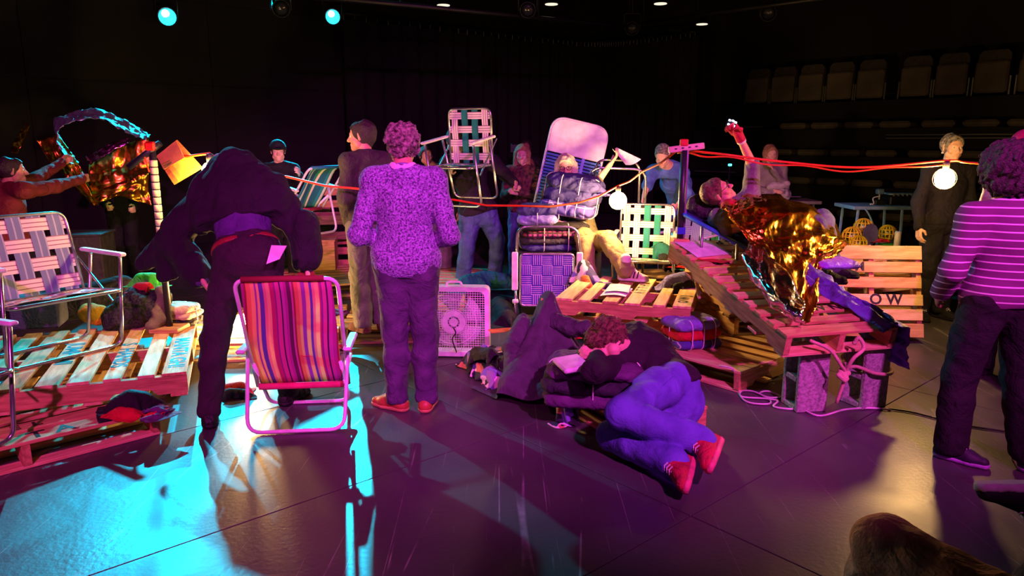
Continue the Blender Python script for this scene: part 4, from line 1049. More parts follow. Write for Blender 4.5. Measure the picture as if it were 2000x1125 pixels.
# --- man in the knit sweater, seen from behind
lc = W(802, 797, z=0)
heather = mat('heather_knit', (176, 150, 214), .95, scale=95, rgb2=(64, 40, 92), bump=.9, bscale=110)
trous = cloth('dark_violet_trousers', (84, 62, 98), rgb2=(62, 44, 76))
shoe_b = mat('brown_leather', (170, 84, 52), .45, scale=12, bump=.1)
E_ = person('person seen from behind in a heathered purple knit sweater and slim dark trousers', lc, -2, 1.70,
    dict(hipc=(0, 0, .96), elL=(-.265, -.06, 1.10), wrL=(-.12, .16, 1.03), elR=(.275, -.06, 1.10), wrR=(.13, .17, 1.02), hiL=(-.085, 0, .91), hiR=(.085, 0, .91), knL=(-.085, .02, .49), knR=(.10, .02, .49), anL=(-.075, -.03, .088), anR=(.105, -.02, .088), ftL=(-.9, .45, 0), ftR=(.1, 1, 0), head=(-.01, .045, 1.615)),
    look=(-.22, 1, -.12), top=heather, pants=trous, shoes=shoe_b, sole=mat('tan_sole', (190, 140, 90), .6), hair=('curly', hair_grey), near=True, hem=-.10, bulk=1.06, loose=.95, hands='LR', skin=skin_m, hs=.94)
J, o = E_['J'], E_['o']
blob('collar', [cap(J['neck'] - E_['rt'] * .012, J['neck'] + E_['rt'] * .012, .074, None, (E_['fw'], .95)), cut(J['neck'] + E_['up'] * .048, E_['up'] + E_['fw'] * .25), cut(J['neck'] + E_['up'] * .004, -E_['up']), neg(J['neck'] + E_['up'] * .05, J['neck'] + E_['up'] * .1, .058)], .007, cloth('pink_shirt_cotton', (236, 210, 226), .1), o, k=.01)

# --- stooping man in the black coat
p_l = W(396, 838, z=0); p_r = W(560, 793, z=0)
hip = V_(484, 497, 4.05)
sh_m = cloth('dark_plum_trousers', (52, 34, 46))
purp = cloth('purple_shirt', (84, 44, 120))
bp = dict(hipc=hip, hiL=hip + Vector((-.09, 0, -.04)), hiR=hip + Vector((.09, 0, -.04)), knL=V_(420, 660, 4.0), knR=V_(545, 650, 4.15), anL=Vector((p_l.x + .02, p_l.y + .06, .09)), anR=Vector((p_r.x, p_r.y + .05, .09)),
          ftL=Vector((-.35, .9, 0)), ftR=Vector((.3, .9, 0)), neck=V_(452, 316, 4.42), head=V_(448, 352, 4.63), shL=V_(414, 372, 4.33), shR=V_(520, 368, 4.36), elL=V_(338, 470, 4.28), wrL=V_(393, 545, 4.1), elR=V_(588, 440, 4.25), wrR=V_(600, 520, 4.2))
Bm = person('person stooping away in a black coat and plum trousers, arms held out, head hidden', (hip.x, hip.y, 0), 0, 1.8, bp, look=(0, .55, -.85), lup=(0, .8, .5), top=purp, pants=sh_m, shoes=cloth('black_boot', (30, 26, 28), rough=.5), near=True, hem=.085, loose=.7, hair=('short', hair_dark), curl=.6, neckline=False)
J, o, up, fw, rt = Bm['J'], Bm['o'], Bm['up'], Bm['fw'], Bm['rt']
P = [x for x in Bm['torso'](.028)[2:]] + [cap(J['chest'] - rt * .12, J['waist'] - rt * .17 - fw * .05, .13, .11, (fw, .6)), cap(J['chest'] + rt * .12, J['waist'] + rt * .17 - fw * .05, .13, .11, (fw, .6)), cut(J['waist'] + up * .035, -up - rt * .06)]
P += Bm['arms'](.035, .86)
P += [cap(J['shL'] * .5 + J['chest'] * .5, vec(V_(352, 455, 4.3)), .11, .08, (fw, .5)), cap(J['elL'], vec(V_(292, 520, 4.35)), .075, .05, (fw, .6)), cap(J['elL'], vec(V_(335, 540, 4.3)), .07, .05, (fw, .6)),
      cap(J['shR'] * .5 + J['chest'] * .5, vec(V_(575, 440, 4.25)), .10, .06, (fw, .5)), cap(J['elR'], vec(V_(612, 505, 4.25)), .06, .045, (fw, .6))]
blob('coat', P, .012, cloth('black_wool_coat', (34, 26, 36), rough=.9), o, k=.045, noise=.016, nfreq=44, ax=(1, 1, .35), seed=4)
blob('coat_collar', [cap(J['neck'] - rt * .07 + up * .02, J['neck'] + rt * .06 + up * .035, .034), cut(J['neck'] - fw * .02, fw)], .009, cloth('grey_collar', (150, 150, 165)), o, k=.01, noise=.004, nfreq=50)
blob('belt', [cap(J['hipc'] - rt * .06, J['hipc'] + rt * .06, .141, None, (fw, .92)), cut(J['hipc'] + up * .075, up), cut(J['hipc'] + up * .038, -up)], .009, mat('red_leather', (150, 44, 48), .5), o, k=.02)
blob('glove', hand_prims(J['wrR'] + np.array((0, 0, -.01)), (.05, -.1, -1), (0, -1, 0), 1, .5, 1.12), .006, cloth('red_brown_glove', (150, 60, 44)), o, k=.008)
pk = W(541, 500, Y=3.86); tag_o = E('pink_paper', 'pale sheet of paper sticking out beside the hip of the stooping person', 'paper', pk)
cs = [W(530, 479, Y=3.9) - pk, W(560, 480, Y=3.88) - pk, W(546, 506, Y=3.86) - pk, W(520, 516, Y=3.86) - pk]
link('sheet', mesh('sheet', [p + Vector((0, d, 0)) for d in (0, .002) for p in cs], [(0, 1, 2, 3), (7, 6, 5, 4), (0, 4, 5, 1), (1, 5, 6, 2), (2, 6, 7, 3), (3, 7, 4, 0)]), mat('white_paper', (244, 236, 238), .7, bump=0), tag_o)

# --- woman in the dark sweater looking aside
lc = W(728, 646, z=PH)
person('person with short dark hair in a dark olive sweater and grey trousers, looking aside', lc, 28, 1.61,
    dict(shL=(-.145, -.005, 1.41), shR=(.145, -.005, 1.41), elL=(-.19, -.04, 1.13), wrL=(-.155, .04, .92), elR=(.19, -.05, 1.14), wrR=(.14, .06, .94), knL=(-.085, .02, .49), knR=(.085, .02, .49), anL=(-.085, -.02, .088), anR=(.09, .02, .088), ftL=(-.4, 1, 0), head=(-.02, .025, 1.615)),
    look=(-1, .12, -.06), top=cloth('dark_olive_sweater', (58, 52, 50), bump=.5), pants=cloth('grey_trousers', (112, 106, 108)), shoes=cloth('dark_red_shoe', (92, 48, 48)), hair=('short', hair_dark), near=True, hem=-.03, bulk=.82, loose=1.3, skin=skin_m)

# --- man in the striped shirt, from behind
lc = W(1918, 897, z=0)
stripe_sh = stripes('striped_jersey', [(0, (104, 46, 96)), (.80, (104, 46, 96)), (.82, (222, 180, 214))], .9, 'z', 'Object', 27)
person('person seen from behind in a striped long-sleeved shirt and black trousers, near the hung bulb', lc, -6, 1.60,
    dict(neck=(-.03, -.01, 1.42), head=(-.035, .05, 1.575), shL=(-.205, -.005, 1.355), shR=(.165, -.005, 1.345), elL=(-.30, -.04, 1.08), wrL=(-.27, .12, .93), elR=(.285, -.05, 1.12), wrR=(.16, .17, 1.02), knL=(-.155, .04, .49), knR=(.14, .02, .49), anL=(-.185, -.01, .088), anR=(.17, -.10, .088), ftL=(.55, -.45, 0), ftR=(.3, .9, 0), hiL=(-.1, 0, .9), hiR=(.1, 0, .9)),
    look=(.15, 1, -.1), top=stripe_sh, pants=cloth('black_jeans', (24, 21, 24)), shoes=mat('dark_sneaker', (46, 34, 58), .6), sole=mat('lilac_sole', (190, 130, 215), .5), hair=('bushy', mat('hair_bushy', (66, 38, 52), .6, scale=60, var=.5, bump=.8, bscale=140)), near=True, hem=-.05, bulk=1.08, loose=1.4, skin=skin_d, hs=1.12)

# --- curled-up man asleep on the floor
pel = W(1322, 775, z=.2); 
lp = dict(hipc=pel, waist=pel + Vector((-.06, .16, .10)), chest=W(1262, 690, z=.36), neck=W(1214, 668, z=.45), head=W(1188, 670, z=.465),
          shR=W(1240, 650, z=.46), shL=W(1208, 715, z=.34), elL=W(1160, 727, z=.41), wrL=W(1168, 700, z=.43), elR=W(1196, 660, z=.42), wrR=W(1162, 676, z=.43),
          hiL=pel + Vector((-.03, -.05, -.05)), hiR=pel + Vector((-.02, .0, .09)), knL=W(1196, 850, z=.10), knR=W(1214, 806, z=.29), anL=W(1316, 905, z=.10), anR=W(1370, 862, z=.17),
          ftL=Vector((.30, -.9, -.12)), ftR=Vector((.42, -.85, -.30)))
pant_b = cloth('blue_cargo_cotton', (104, 96, 196), rgb2=(78, 70, 160), scale=6, wrinkle=.3)
Lm = person('person curled up asleep in a black sweater, blue cargo trousers and red sneakers', (pel.x, pel.y, 0), 0, 1.75, lp, look=(-.55, -.25, -.7), lup=(-.55, .45, .3), top=cloth('black_sweatshirt', (40, 26, 40)), pants=pant_b, pk=.016, ss=1.12,
    shoes=cloth('red_canvas', (196, 40, 66)), sole=mat('pink_rubber', (232, 96, 128), .6), hair=('curly', hair_brown), near=True, hem=-.02, bulk=1.0, loose=1.3, ankcut=False, footup={'L': (-.86, .30, .25), 'R': (-.82, .35, .35)}, curl=.8, wrinkle=.006, hands='LR')
J, o = Lm['J'], Lm['o']
pc = J['hiR'] * .55 + J['knR'] * .45 + np.array((0, .0, .095))
dd = nv(J['knR'] - J['hiR'])
blob('cargo_pocket', [cap(pc - dd * .07, pc + dd * .07, .07, .07, (np.array((0, -.3, .95)), .25))], .008, pant_b, o, k=.01, noise=.003)

# --- reclining man with the raised hand
hp = V_(1510, 462, 5.35)
rpz = dict(hipc=hp, neck=V_(1424, 402, 5.45), head=V_(1402, 376, 5.47), shR=V_(1404, 424, 5.28), shL=V_(1466, 388, 5.62), elL=V_(1469, 322, 5.6), wrL=V_(1442, 262, 5.5), elR=V_(1418, 450, 5.15), wrR=V_(1470, 440, 5.1),
          hiL=hp + Vector((.02, .09, 0)), hiR=hp + Vector((0, -.09, 0)), knL=V_(1606, 430, 5.5), knR=V_(1590, 440, 5.3), anL=V_(1625, 520, 5.35), anR=V_(1600, 530, 5.15), ftL=Vector((.8, -.3, -.4)), ftR=Vector((.8, -.3, -.4)))
Rm = person('person lying back in glasses with one gloved hand raised, wrapped in gold foil', (hp.x, hp.y, .75), 0, 1.72, rpz, look=(.62, -.35, .62), lup=(-.72, -.1, .62), top=cloth('grey_tee', (112, 104, 112)), pants=cloth('grey_blue_trousers', (92, 98, 120)), shoes=blackc,
    hair=('short', hair_brown), near=True, hem=-.02, sleeve=0, ankcut=False, hands='', hs=.98, skin=skin_m)
glasses(Rm)
J, o = Rm['J'], Rm['o']; d = nv(J['wrL'] - J['elL'])
blob('glove', hand_prims(J['wrL'] - d * .01, d * .9 + np.array((-.35, 0, .1)), (-.5, -.7, -.2), 1, .85, 1.12) + [cap(J['wrL'] - d * .05, J['wrL'] + d * .03, .036, .034)], .0055, cloth('red_violet_glove', (190, 30, 60)), o, k=.01)
blob('scarf', [cap(J['neck'] + np.array((.05, -.1, -.02)), J['shR'] + np.array((.07, .03, .08)), .05, .045), cap(J['neck'] + np.array((.06, -.02, .0)), J['shL'] + np.array((.0, -.08, -.02)), .055, .04)], .009, cloth('red_scarf', (196, 40, 60)), o, noise=.006)
v, f = lathe([(.034, -.012), (.036, 0), (.034, .012)], 14); wb = link('watch', mesh('watch', v, f, smooth=True), mat('watch_white', (230, 220, 210), .4), o, Vector(J['wrL'] - d * .065) - o.location); wb.rotation_mode = 'QUATERNION'; wb.rotation_quaternion = Vector(d).to_track_quat('Z', 'Y')
led = E('led_gadget', 'small white-blue lit LED light held up in the gloved hand', 'light', J['wrL'] + np.array((-.075, -.07, .075)))
link('case', mesh('case', *bevbox(0, .01, 0, .07, .02, .06, .006)), black_metal, led)
for i, (x, z) in enumerate(((-.024, .018), (0, .022), (.022, .018), (-.02, -.012), (0, -.014), (.02, -.01))):
    link('led', mesh('led', *bevbox(x, -.004, z, .016, .008, .012, .002)), mat('led_white', (190, 235, 255), .3, emis=14, bump=0), led)
led.rotation_euler = (.1, .35, -.1)

# --- person carrying the chair
fp = dict(hipc=V_(934, 412, 7.6), neck=V_(905, 303, 7.6), head=V_(887, 275, 7.6), shL=V_(873, 318, 7.55), shR=V_(962, 318, 7.62), elL=V_(862, 362, 7.45), wrL=V_(878, 335, 7.25), elR=V_(988, 342, 7.6), wrR=V_(1004, 357, 7.35), hiL=V_(918, 420, 7.6), hiR=V_(950, 420, 7.62), knL=V_(912, 485, 7.55), knR=V_(972, 470, 7.7), anL=V_(903, 541, 7.65), anR=V_(966, 533, 7.85), ftL=Vector((-.5, .8, 0)), ftR=Vector((.6, .7, 0)))
for k_ in ('anL', 'anR'): fp[k_].z = .088
person('person in black top and faded blue jeans carrying the woven chair aloft', (fp['hipc'].x, 7.6, 0), 0, 1.76, fp, look=(-.3, 1, -.1), top=cloth('black_knit_top', (42, 36, 42)), pants=denim, shoes=blackc, hair=('short', hair_dark), hem=-.02, loose=1.4, bulk=1.05)
# --- others in the dark behind
lc = W(846, 552, z=0)
person('person standing mostly hidden behind the heathered sweater, hair and leg showing', (lc.x + .05, 8.3, 0), -160, 1.55, dict(head=(.15, .05, 1.62)), top=blackc, pants=cloth('plum_trousers', (112, 70, 112)), shoes=cloth('black_sneaker', (36, 30, 32)), sole=plastic_arm, hair=('short', hair_dark), skin=skin_m)
lc = V_(552, 420, 8.0)
Cw = person('person in a black cap and black jacket holding up the small folding chair', (lc.x, 8.0, 0), 180, 1.6, dict(elL=(.23, .06, 1.15), wrL=Vector((lc.x + .33, 7.6, 1.25)), elR=(-.20, .03, 1.15) if 0 else (.235, -.0, 1.14), shL=(-.165, 0, 1.41), shR=(.165, 0, 1.41)) | dict(elL=Vector((lc.x + .26, 7.85, 1.12))), look=(.35, -1, -.1), top=blackc, pants=blackc, shoes=blackc, hair=('bun', hair_dark), bulk=.92)
g, ax = Cw['g'], Cw['ax']
blob('cap', [cap(g(0, -.026, .04), g(0, .012, .046), .094, .086, (ax[0], .95)), cut(g(0, 0, .04), -ax[2] - ax[1] * .15), cap(g(0, .09, .052), g(0, .125, .044), .05, .045, (ax[2], .14))], .009, cloth('black_cap_cotton', (22, 30, 34)), Cw['o'], k=.012)
lc = V_(1020, 460, 8.1)
person('person with long fair hair in a dark patterned coat, hands folded, beside the lounger', (lc.x, 8.1, 0), 160, 1.56, dict(elL=(-.22, .02, 1.12), wrL=(-.05, .22, 1.17), elR=(.22, .02, 1.12), wrR=(.04, .23, 1.2)), look=(-.1, -1, -.15), top=mat('patterned_coat', (120, 70, 60), .85, scale=26, rgb2=(36, 26, 36)), pants=denim, shoes=blackc, hair=('long', hair_blond), bulk=.9)
lc = V_(1022, 330, 10.0)
Co = person('person far back in black behind a video camera', (lc.x + .03, 10, 0), 180, 1.62, dict(wrL=(-.12, .3, 1.38), wrR=(.12, .3, 1.38), elL=(-.22, .12, 1.2), elR=(.22, .12, 1.2)), top=blackc, pants=blackc, shoes=blackc, hair=('short', hair_dark), skin=skin_d)
vc = E('video_camera', 'black video camera on a stand held by the far person in black', 'camera', (lc.x - .12, 9.62, 0))
link('body', mesh('body', *bevbox(0, .08, 1.5, .11, .26, .13, .015)), black_metal, vc); link('lens_hood', mesh('lens_hood', *boxg(0, -.1, 1.5, .1, .1, .09)), black_metal, vc); link('lens', mesh('lens', *boxg(0, -.152, 1.5, .06, .006, .06)), mat('lens_glass', (60, 60, 80), .1), vc)
for k in range(3):
    a = 2 * PI * k / 3 + .5; v, f = tubeg([(0, 0, 1.42), (.28 * math.cos(a), .28 * math.sin(a), .01)], .012, 6); link('tripod_leg', mesh('tripod_leg', v, f), black_metal, vc)
# --- seated woman behind the bundles
sp = dict(hipc=V_(1140, 472, 6.95), neck=V_(1110, 362, 7.0), head=V_(1105, 326, 6.95), shL=V_(1142, 372, 6.95), shR=V_(1075, 375, 7.0), elL=V_(1166, 356, 6.85), wrL=V_(1193, 320, 6.85), elR=V_(1065, 420, 6.8), wrR=V_(1100, 440, 6.7),
          hiL=V_(1155, 474, 6.9), hiR=V_(1128, 474, 6.95), knL=V_(1186, 468, 6.3), knR=V_(1140, 462, 6.5), anL=V_(1224, 535, 5.95), anR=V_(1150, 545, 6.35), ftL=Vector((.85, -.35, 0)), ftR=Vector((.2, -.9, 0)))
sp['anL'].z = max(sp['anL'].z, 3 * PH + .092); sp['anR'].z = max(sp['anR'].z, .2)
Sw = person('person with a pale bob and dark glasses sitting behind the tied bundles, one arm up', (sp['hipc'].x, 6.95, 0), 180, 1.68, sp, look=(-.08, -1, -.15), top=cloth('khaki_tee', (120, 112, 86)), pants=cloth('khaki_trousers', (150, 132, 92)), shoes=cloth('pink_white_sneaker', (226, 190, 186)), sole=plastic_arm, hair=('bob', hair_white), sleeve=0, loose=1.3, ankcut=False, near=True)
glasses(Sw); J, o = Sw['J'], Sw['o']
blob('sock', [cap(J['anL'] + np.array((-.01, .02, .10)), J['anL'] + np.array((0, 0, .0)), .045, .047)], .008, mat('white_sock', (236, 224, 214), .9), o)
for k in range(3):
    a0 = J['anL'] + nv(np.array((.85, -.35, 0))) * (.035 + .03 * k) + np.array((0, 0, -.02)); v, f = tubeg([Vector(a0 + np.array((-.016, -.046, -.03))) - o.location, Vector(a0 + np.array((.0, -.034, .022))) - o.location], .006, 5); link('shoe_stripe', mesh('shoe_stripe', v, f), black_metal, o)
# --- man leaning in the denim shirt
dp = dict(hipc=V_(1338, 412, 8.35), neck=V_(1308, 322, 8.05), head=V_(1294, 304, 7.92), shL=V_(1332, 338, 8.0), shR=V_(1276, 334, 8.1), elR=V_(1264, 362, 7.95), wrR=V_(1257, 386, 7.8), elL=V_(1341, 378, 7.85), wrL=V_(1322, 402, 7.7), knL=(-.1, .05, .48), knR=(.1, .05, .48))
person('person leaning over in an open blue denim shirt, beyond the metal pole', (dp['hipc'].x, 8.4, 0), 180, 1.74, dp, look=(-.35, -.75, -.6), top=cloth('denim_shirt', (88, 124, 190), rgb2=(66, 96, 160)), pants=blackc, shoes=blackc, hair=('crop', hair_grey), sleeve=.1)
# --- long haired woman right of the raised arm
lc = V_(1497, 400, 9.2)
person('person with very long fair hair in a pale jacket, hand at mouth', (lc.x, 9.2, 0), 175, 1.55, dict(elL=(-.22, .05, 1.15), wrL=(-.02, .17, 1.40), elR=(.2, .06, 1.12), wrR=(0, .2, 1.1)), look=(.05, -1, -.15), top=cloth('pale_grey_jacket', (150, 142, 136)), pants=blackc, shoes=blackc, hair=('long', hair_blond), bulk=.9)
# --- grey haired woman in black
lc = V_(1858, 292, 6.4)
Gw = person('grey-haired person in black with a pearl earring, beyond the hung bulb', (lc.x, 6.4, 0), 186, 1.66, dict(elL=(-.23, .02, 1.13), wrL=(-.1, .18, 1.0), elR=(.25, -.02, 1.13), wrR=(.27, .05, .9)), look=(-.1, -1, -.08), top=blackc, pants=blackc, shoes=blackc, hair=('short', hair_grey), near=True)
g = Gw['g']; v, q = ball(g(.083, -.0, -.045), .011, .005); link('earring', mesh('earring', v - vec(Gw['o'].location), q, smooth=True), plastic_arm, Gw['o'])
# --- person in the pink cap at the edge
lc = V_(2008, 300, 4.7)
Pc = person('person in a hot pink cap and pale pink shirt, half hidden by the striped shirt', (lc.x, 4.7, 0), 120, 1.66, {}, look=(-.7, -.3, -.1), top=cloth('pale_pink_shirt', (226, 170, 200)), pants=blackc, shoes=blackc, hair=('short', hair_dark), near=False)
g, ax = Pc['g'], Pc['ax']
blob('cap', [cap(g(0, -.026, .035), g(0, .012, .046), .104, .094, (ax[0], .97)), cut(g(0, 0, .025), -ax[2] - ax[1] * .1), cap(g(0, .09, .042), g(0, .15, .03), .06, .05, (ax[2], .14))], .009, mat('hot_pink_cap', (236, 24, 110), .5), Pc['o'], k=.012)
# --- woman with the foil and the figure behind it
lc = V_(8, 350, 6.3)
fwm = dict(hipc=Vector((lc.x + .02, 6.3, .78)), neck=V_(12, 362, 6.3), head=V_(24, 334, 6.3), shR=V_(48, 372, 6.15), shL=V_(5, 362, 6.45), elR=V_(108, 364, 6.45), wrR=V_(160, 350, 6.8), elL=V_(70, 350, 6.7), wrL=V_(120, 318, 7.1),
           hiL=Vector((lc.x, 6.39, .74)), hiR=Vector((lc.x, 6.21, .74)), knL=Vector((lc.x + .28, 6.42, .47)), knR=Vector((lc.x + .28, 6.18, .47)), anL=Vector((lc.x, 6.40, .088)), anR=Vector((lc.x, 6.2, .088)), ftL=Vector((1, .1, 0)), ftR=Vector((1, .1, 0)))
person('person in a dark red top with tied-back hair reaching out to hold the flying foil', (lc.x, 6.3, 0), -80, 1.68, fwm, look=(.75, .6, .0), top=cloth('dark_red_top', (120, 44, 40)), pants=blackc, shoes=blackc, hair=('bun', hair_dark), skin=skin_m, near=True, curl=.9)
lc = V_(248, 500, 8.3)
person('person in black standing behind the flying foil with raised hands', (lc.x, 8.3, 0), 180, 1.56, dict(elL=(-.22, .1, 1.15), wrL=V_(262, 404, 7.75), elR=(.22, .1, 1.15), wrR=V_(208, 402, 7.75)), look=(.1, -1, -.1), top=blackc, pants=blackc, shoes=blackc, hair=('short', hair_dark), curl=.8)
# --- audience at the very front
brown_p = cloth('brown_corduroy', (214, 164, 120), scale=5); 
def audience(label, hipw, knR, knL, anR, anL, ftR, ftL, pm, top, sl, footup=None, loose=1.7):
    hipw = Vector(hipw); up_ = Vector((.03, -.12, .52))
    rt_ = Vector((.8, -.6, 0))
    q = dict(hipc=hipw, neck=hipw + up_, head=hipw + up_ * 1.28, shL=hipw + up_ * .88 - rt_ * .18, shR=hipw + up_ * .88 + rt_ * .18, elL=hipw + Vector((-.06, -.26, .24)), elR=hipw + Vector((.26, -.2, .24)), wrL=hipw + Vector((.06, -.02, .14)), wrR=hipw + Vector((.2, .04, .14)),
             hiL=hipw - rt_ * .1, hiR=hipw + rt_ * .1, knL=Vector(knL), knR=Vector(knR), anL=Vector(anL), anR=Vector(anR), ftL=Vector(ftL), ftR=Vector(ftR))
    return person(label, (hipw.x, hipw.y, 0), 60, 1.75, q, look=(-.5, .8, 0), top=top, pants=pm, shoes=blackc, sole=sl, hair=('short', hair_dark), near=True, ankcut=False, loose=loose, footup=footup, hands='')
audience('seated person at the very front, only a brown trouser knee in view', (1.36, 1.24, .46), W(1850, 1150, z=.44), W(1735, 1072, z=.50), (1.5, 1.85, .09), (1.10, 1.98, .09), (-.4, .9, 0), (-.4, .9, 0), brown_p, blackc, blackc)
kn = W(2080, 1085, z=.48)
audience('person seated at the very front in black, one shoe across a knee', (kn.x + .42, kn.y - .28, .5), (kn.x + .42, kn.y + .10, .50), kn, W(2050, 996, z=.50), (kn.x - .05, kn.y + .1, .09), (-.97, .2, -.05), (-.3, .9, 0), blackc, blackc, mat('grey_sole', (178, 172, 165), .7), {'R': (.05, -.3, -.95)}, .7)
# ================================================================ CLOTHES, BUNDLES
string_m = mat('white_string', (240, 225, 235), .7, bump=0)
c_navy = cloth('navy_wool', (56, 52, 120)); c_dark = cloth('charcoal_wool', (50, 44, 58)); c_plum = cloth('plum_cotton', (96, 52, 104)); c_rose = plaid('rose_check', (176, 60, 120), (60, 30, 60), (22, 30), .4)
c_lilac = cloth('lilac_cotton', (134, 122, 206)); c_black = cloth('black_cotton', (30, 26, 32)); c_red = cloth('red_cotton', (206, 32, 44)); c_beige = cloth('beige_linen', (222, 196, 158)); c_brown = cloth('brown_cloth', (104, 78, 66))
c_teal = cloth('teal_cloth', (30, 110, 118)); c_green = cloth('bright_green_cloth', (70, 210, 70)); c_olive = cloth('olive_canvas', (120, 110, 82)); c_check = plaid('violet_white_check', (72, 60, 150), (190, 160, 210), (12, 10), .06)

def patchwork(name, cols, scale):
    m, nt, b = base_mat(name, .85); L = nt.links; tc = node(nt, 'ShaderNodeTexCoord'); vo = node(nt, 'ShaderNodeTexVoronoi'); vo.inputs['Scale'].default_value = scale; vo.inputs['Randomness'].default_value = 1
    nz = node(nt, 'ShaderNodeTexNoise'); nz.inputs['Scale'].default_value = 9; ad = node(nt, 'ShaderNodeMix', data_type='VECTOR'); ad.inputs[0].default_value = .12
    L.new(tc.outputs['Object'], nz.inputs[0]); L.new(tc.outputs['Object'], ad.inputs[4]); L.new(nz.outputs[1], ad.inputs[5]); L.new(ad.outputs[1], vo.inputs[0])
    sp = node(nt, 'ShaderNodeSeparateColor'); L.new(vo.outputs['Color'], sp.inputs[0]); cr = node(nt, 'ShaderNodeValToRGB'); cr.color_ramp.interpolation = 'CONSTANT'; e = cr.color_ramp.elements
    e[0].color = lin(*cols[0]); e[1].position = 1 / len(cols); e[1].color = lin(*cols[1])
    for i, c in enumerate(cols[2:]): x = e.new((i + 2) / len(cols)); x.color = lin(*c)
    L.new(sp.outputs[0], cr.inputs[0]); L.new(cr.outputs[0], b.inputs['Base Color']); return m
c_flower = patchwork('patterned_rags', [(120, 100, 190), (40, 36, 60), (200, 120, 90), (60, 50, 110), (226, 200, 210), (150, 110, 180), (30, 28, 40)], 16)
def settle(P, rest, caps, fz, steps=46, iters=7, stiff=.9, pin=None):
    """lets a sheet of cloth (grid P, spacing rest) fall on capsules and a floor height; position based"""
    P = P.copy(); Q = P.copy(); h = rest
    sets = []
    for di, dj, L in ((1, 0, h), (0, 1, h), (1, 1, h * 1.414), (1, -1, h * 1.414), (2, 0, h * 2), (0, 2, h * 2)):
        for par in (0, 1):
            ax = 0 if di else 1; st = max(di, abs(dj))
            I, Jx = np.meshgrid(np.arange(P.shape[0] - di), np.arange(max(0, -dj), P.shape[1] - max(0, dj)), indexing='ij')
            k = ((I if ax == 0 else Jx) // st) % 2 == par; I, Jx = I[k], Jx[k]
            sets.append((I, Jx, I + di, Jx + dj, L, st))
    if pin is not None:
        dd_ = np.linalg.norm(P - vec(pin[0]), axis=2); ij = np.unravel_index(dd_.argmin(), dd_.shape); pk_ = np.linalg.norm(P - P[ij], axis=2) < pin[1]; PP = P[pk_] + (vec(pin[0]) - P[ij])
    for it in range(steps):
        v = (P - Q) * .94; Q = P.copy(); P = P + v; P[..., 2] -= .0030
        for _ in range(iters):
            for I, J1, I2, J2, L, st in sets:
                d = P[I2, J2] - P[I, J1]; n = np.linalg.norm(d, axis=1, keepdims=True) + 1e-9
                w = stiff * .5 if st == 1 else .06
                c = d * (w * (n - L) / n)
                P[I, J1] += c; P[I2, J2] -= c
            for A, B, ra, rb in caps:
                d = B - A; t = np.clip(((P - A) @ d) / (d @ d + 1e-9), 0, 1)[..., None]; e = P - (A + d * t); n = np.linalg.norm(e, axis=2, keepdims=True) + 1e-9; r = ra + (rb - ra) * t
                k = (n < r)[..., 0]
                if k.any(): P[k] = (P + e / n * (r - n))[k]; Q[k] = Q[k] * .08 + P[k] * .92
            z = fz(P[..., 0], P[..., 1]); k = P[..., 2] < z
            if k.any(): P[..., 2] = np.where(k, z, P[..., 2]); Q[k] = Q[k] * .2 + P[k] * .8
            if pin is not None: P[pk_] = PP; Q[pk_] = PP
    return P
def cloth_sheet(nm, m, o, centre, ex, ey, w, h, caps, fz, seed=1, res=.024, squeeze=.82, lift=.0, steps=46, thick=.004, pin=None):
    R = np.random.default_rng(seed); nx, ny = max(8, int(w / res)), max(8, int(h / res))
    u, v = np.meshgrid(np.linspace(-.5, .5, nx), np.linspace(-.5, .5, ny), indexing='ij')
    ex, ey = nv(ex), nv(ey); en = np.cross(ex, ey); en = en if en[2] > 0 else -en
    rag = lambda: .05 * np.sin(6 * u * R.uniform(.6, 1.5) + 5 * v + R.uniform(0, 6)) + .04 * np.sin(9 * v * R.uniform(.6, 1.4) - 7 * u + R.uniform(0, 6))
    su, sv = u + .5 * rag(), v + .5 * rag()
    crump = sum(np.sin(2 * PI * (u * R.uniform(-3, 3) + v * R.uniform(-3, 3)) + R.uniform(0, 6)) for _ in range(5)) * .014
    P = vec(centre) + su[..., None] * w * squeeze * ex + sv[..., None] * h * squeeze * ey + (crump + lift)[..., None] * en if not np.isscalar(lift + crump) else None
    P = settle(P, (w / (nx - 1) + h / (ny - 1)) / 2, caps, fz, steps, pin=pin)
    F = np.array([(i * ny + j, i * ny + ny + j, i * ny + ny + j + 1, i * ny + j + 1) for i in range(nx - 1) for j in range(ny - 1)])
    x = link(nm, mesh(nm, P.reshape(-1, 3) - vec(o.location), F, smooth=True), m, o)
    x.modifiers.new('cloth_thickness', 'SOLIDIFY').thickness = thick
    sb = x.modifiers.new('soft', 'SUBSURF'); sb.levels = sb.render_levels = 1
    return x
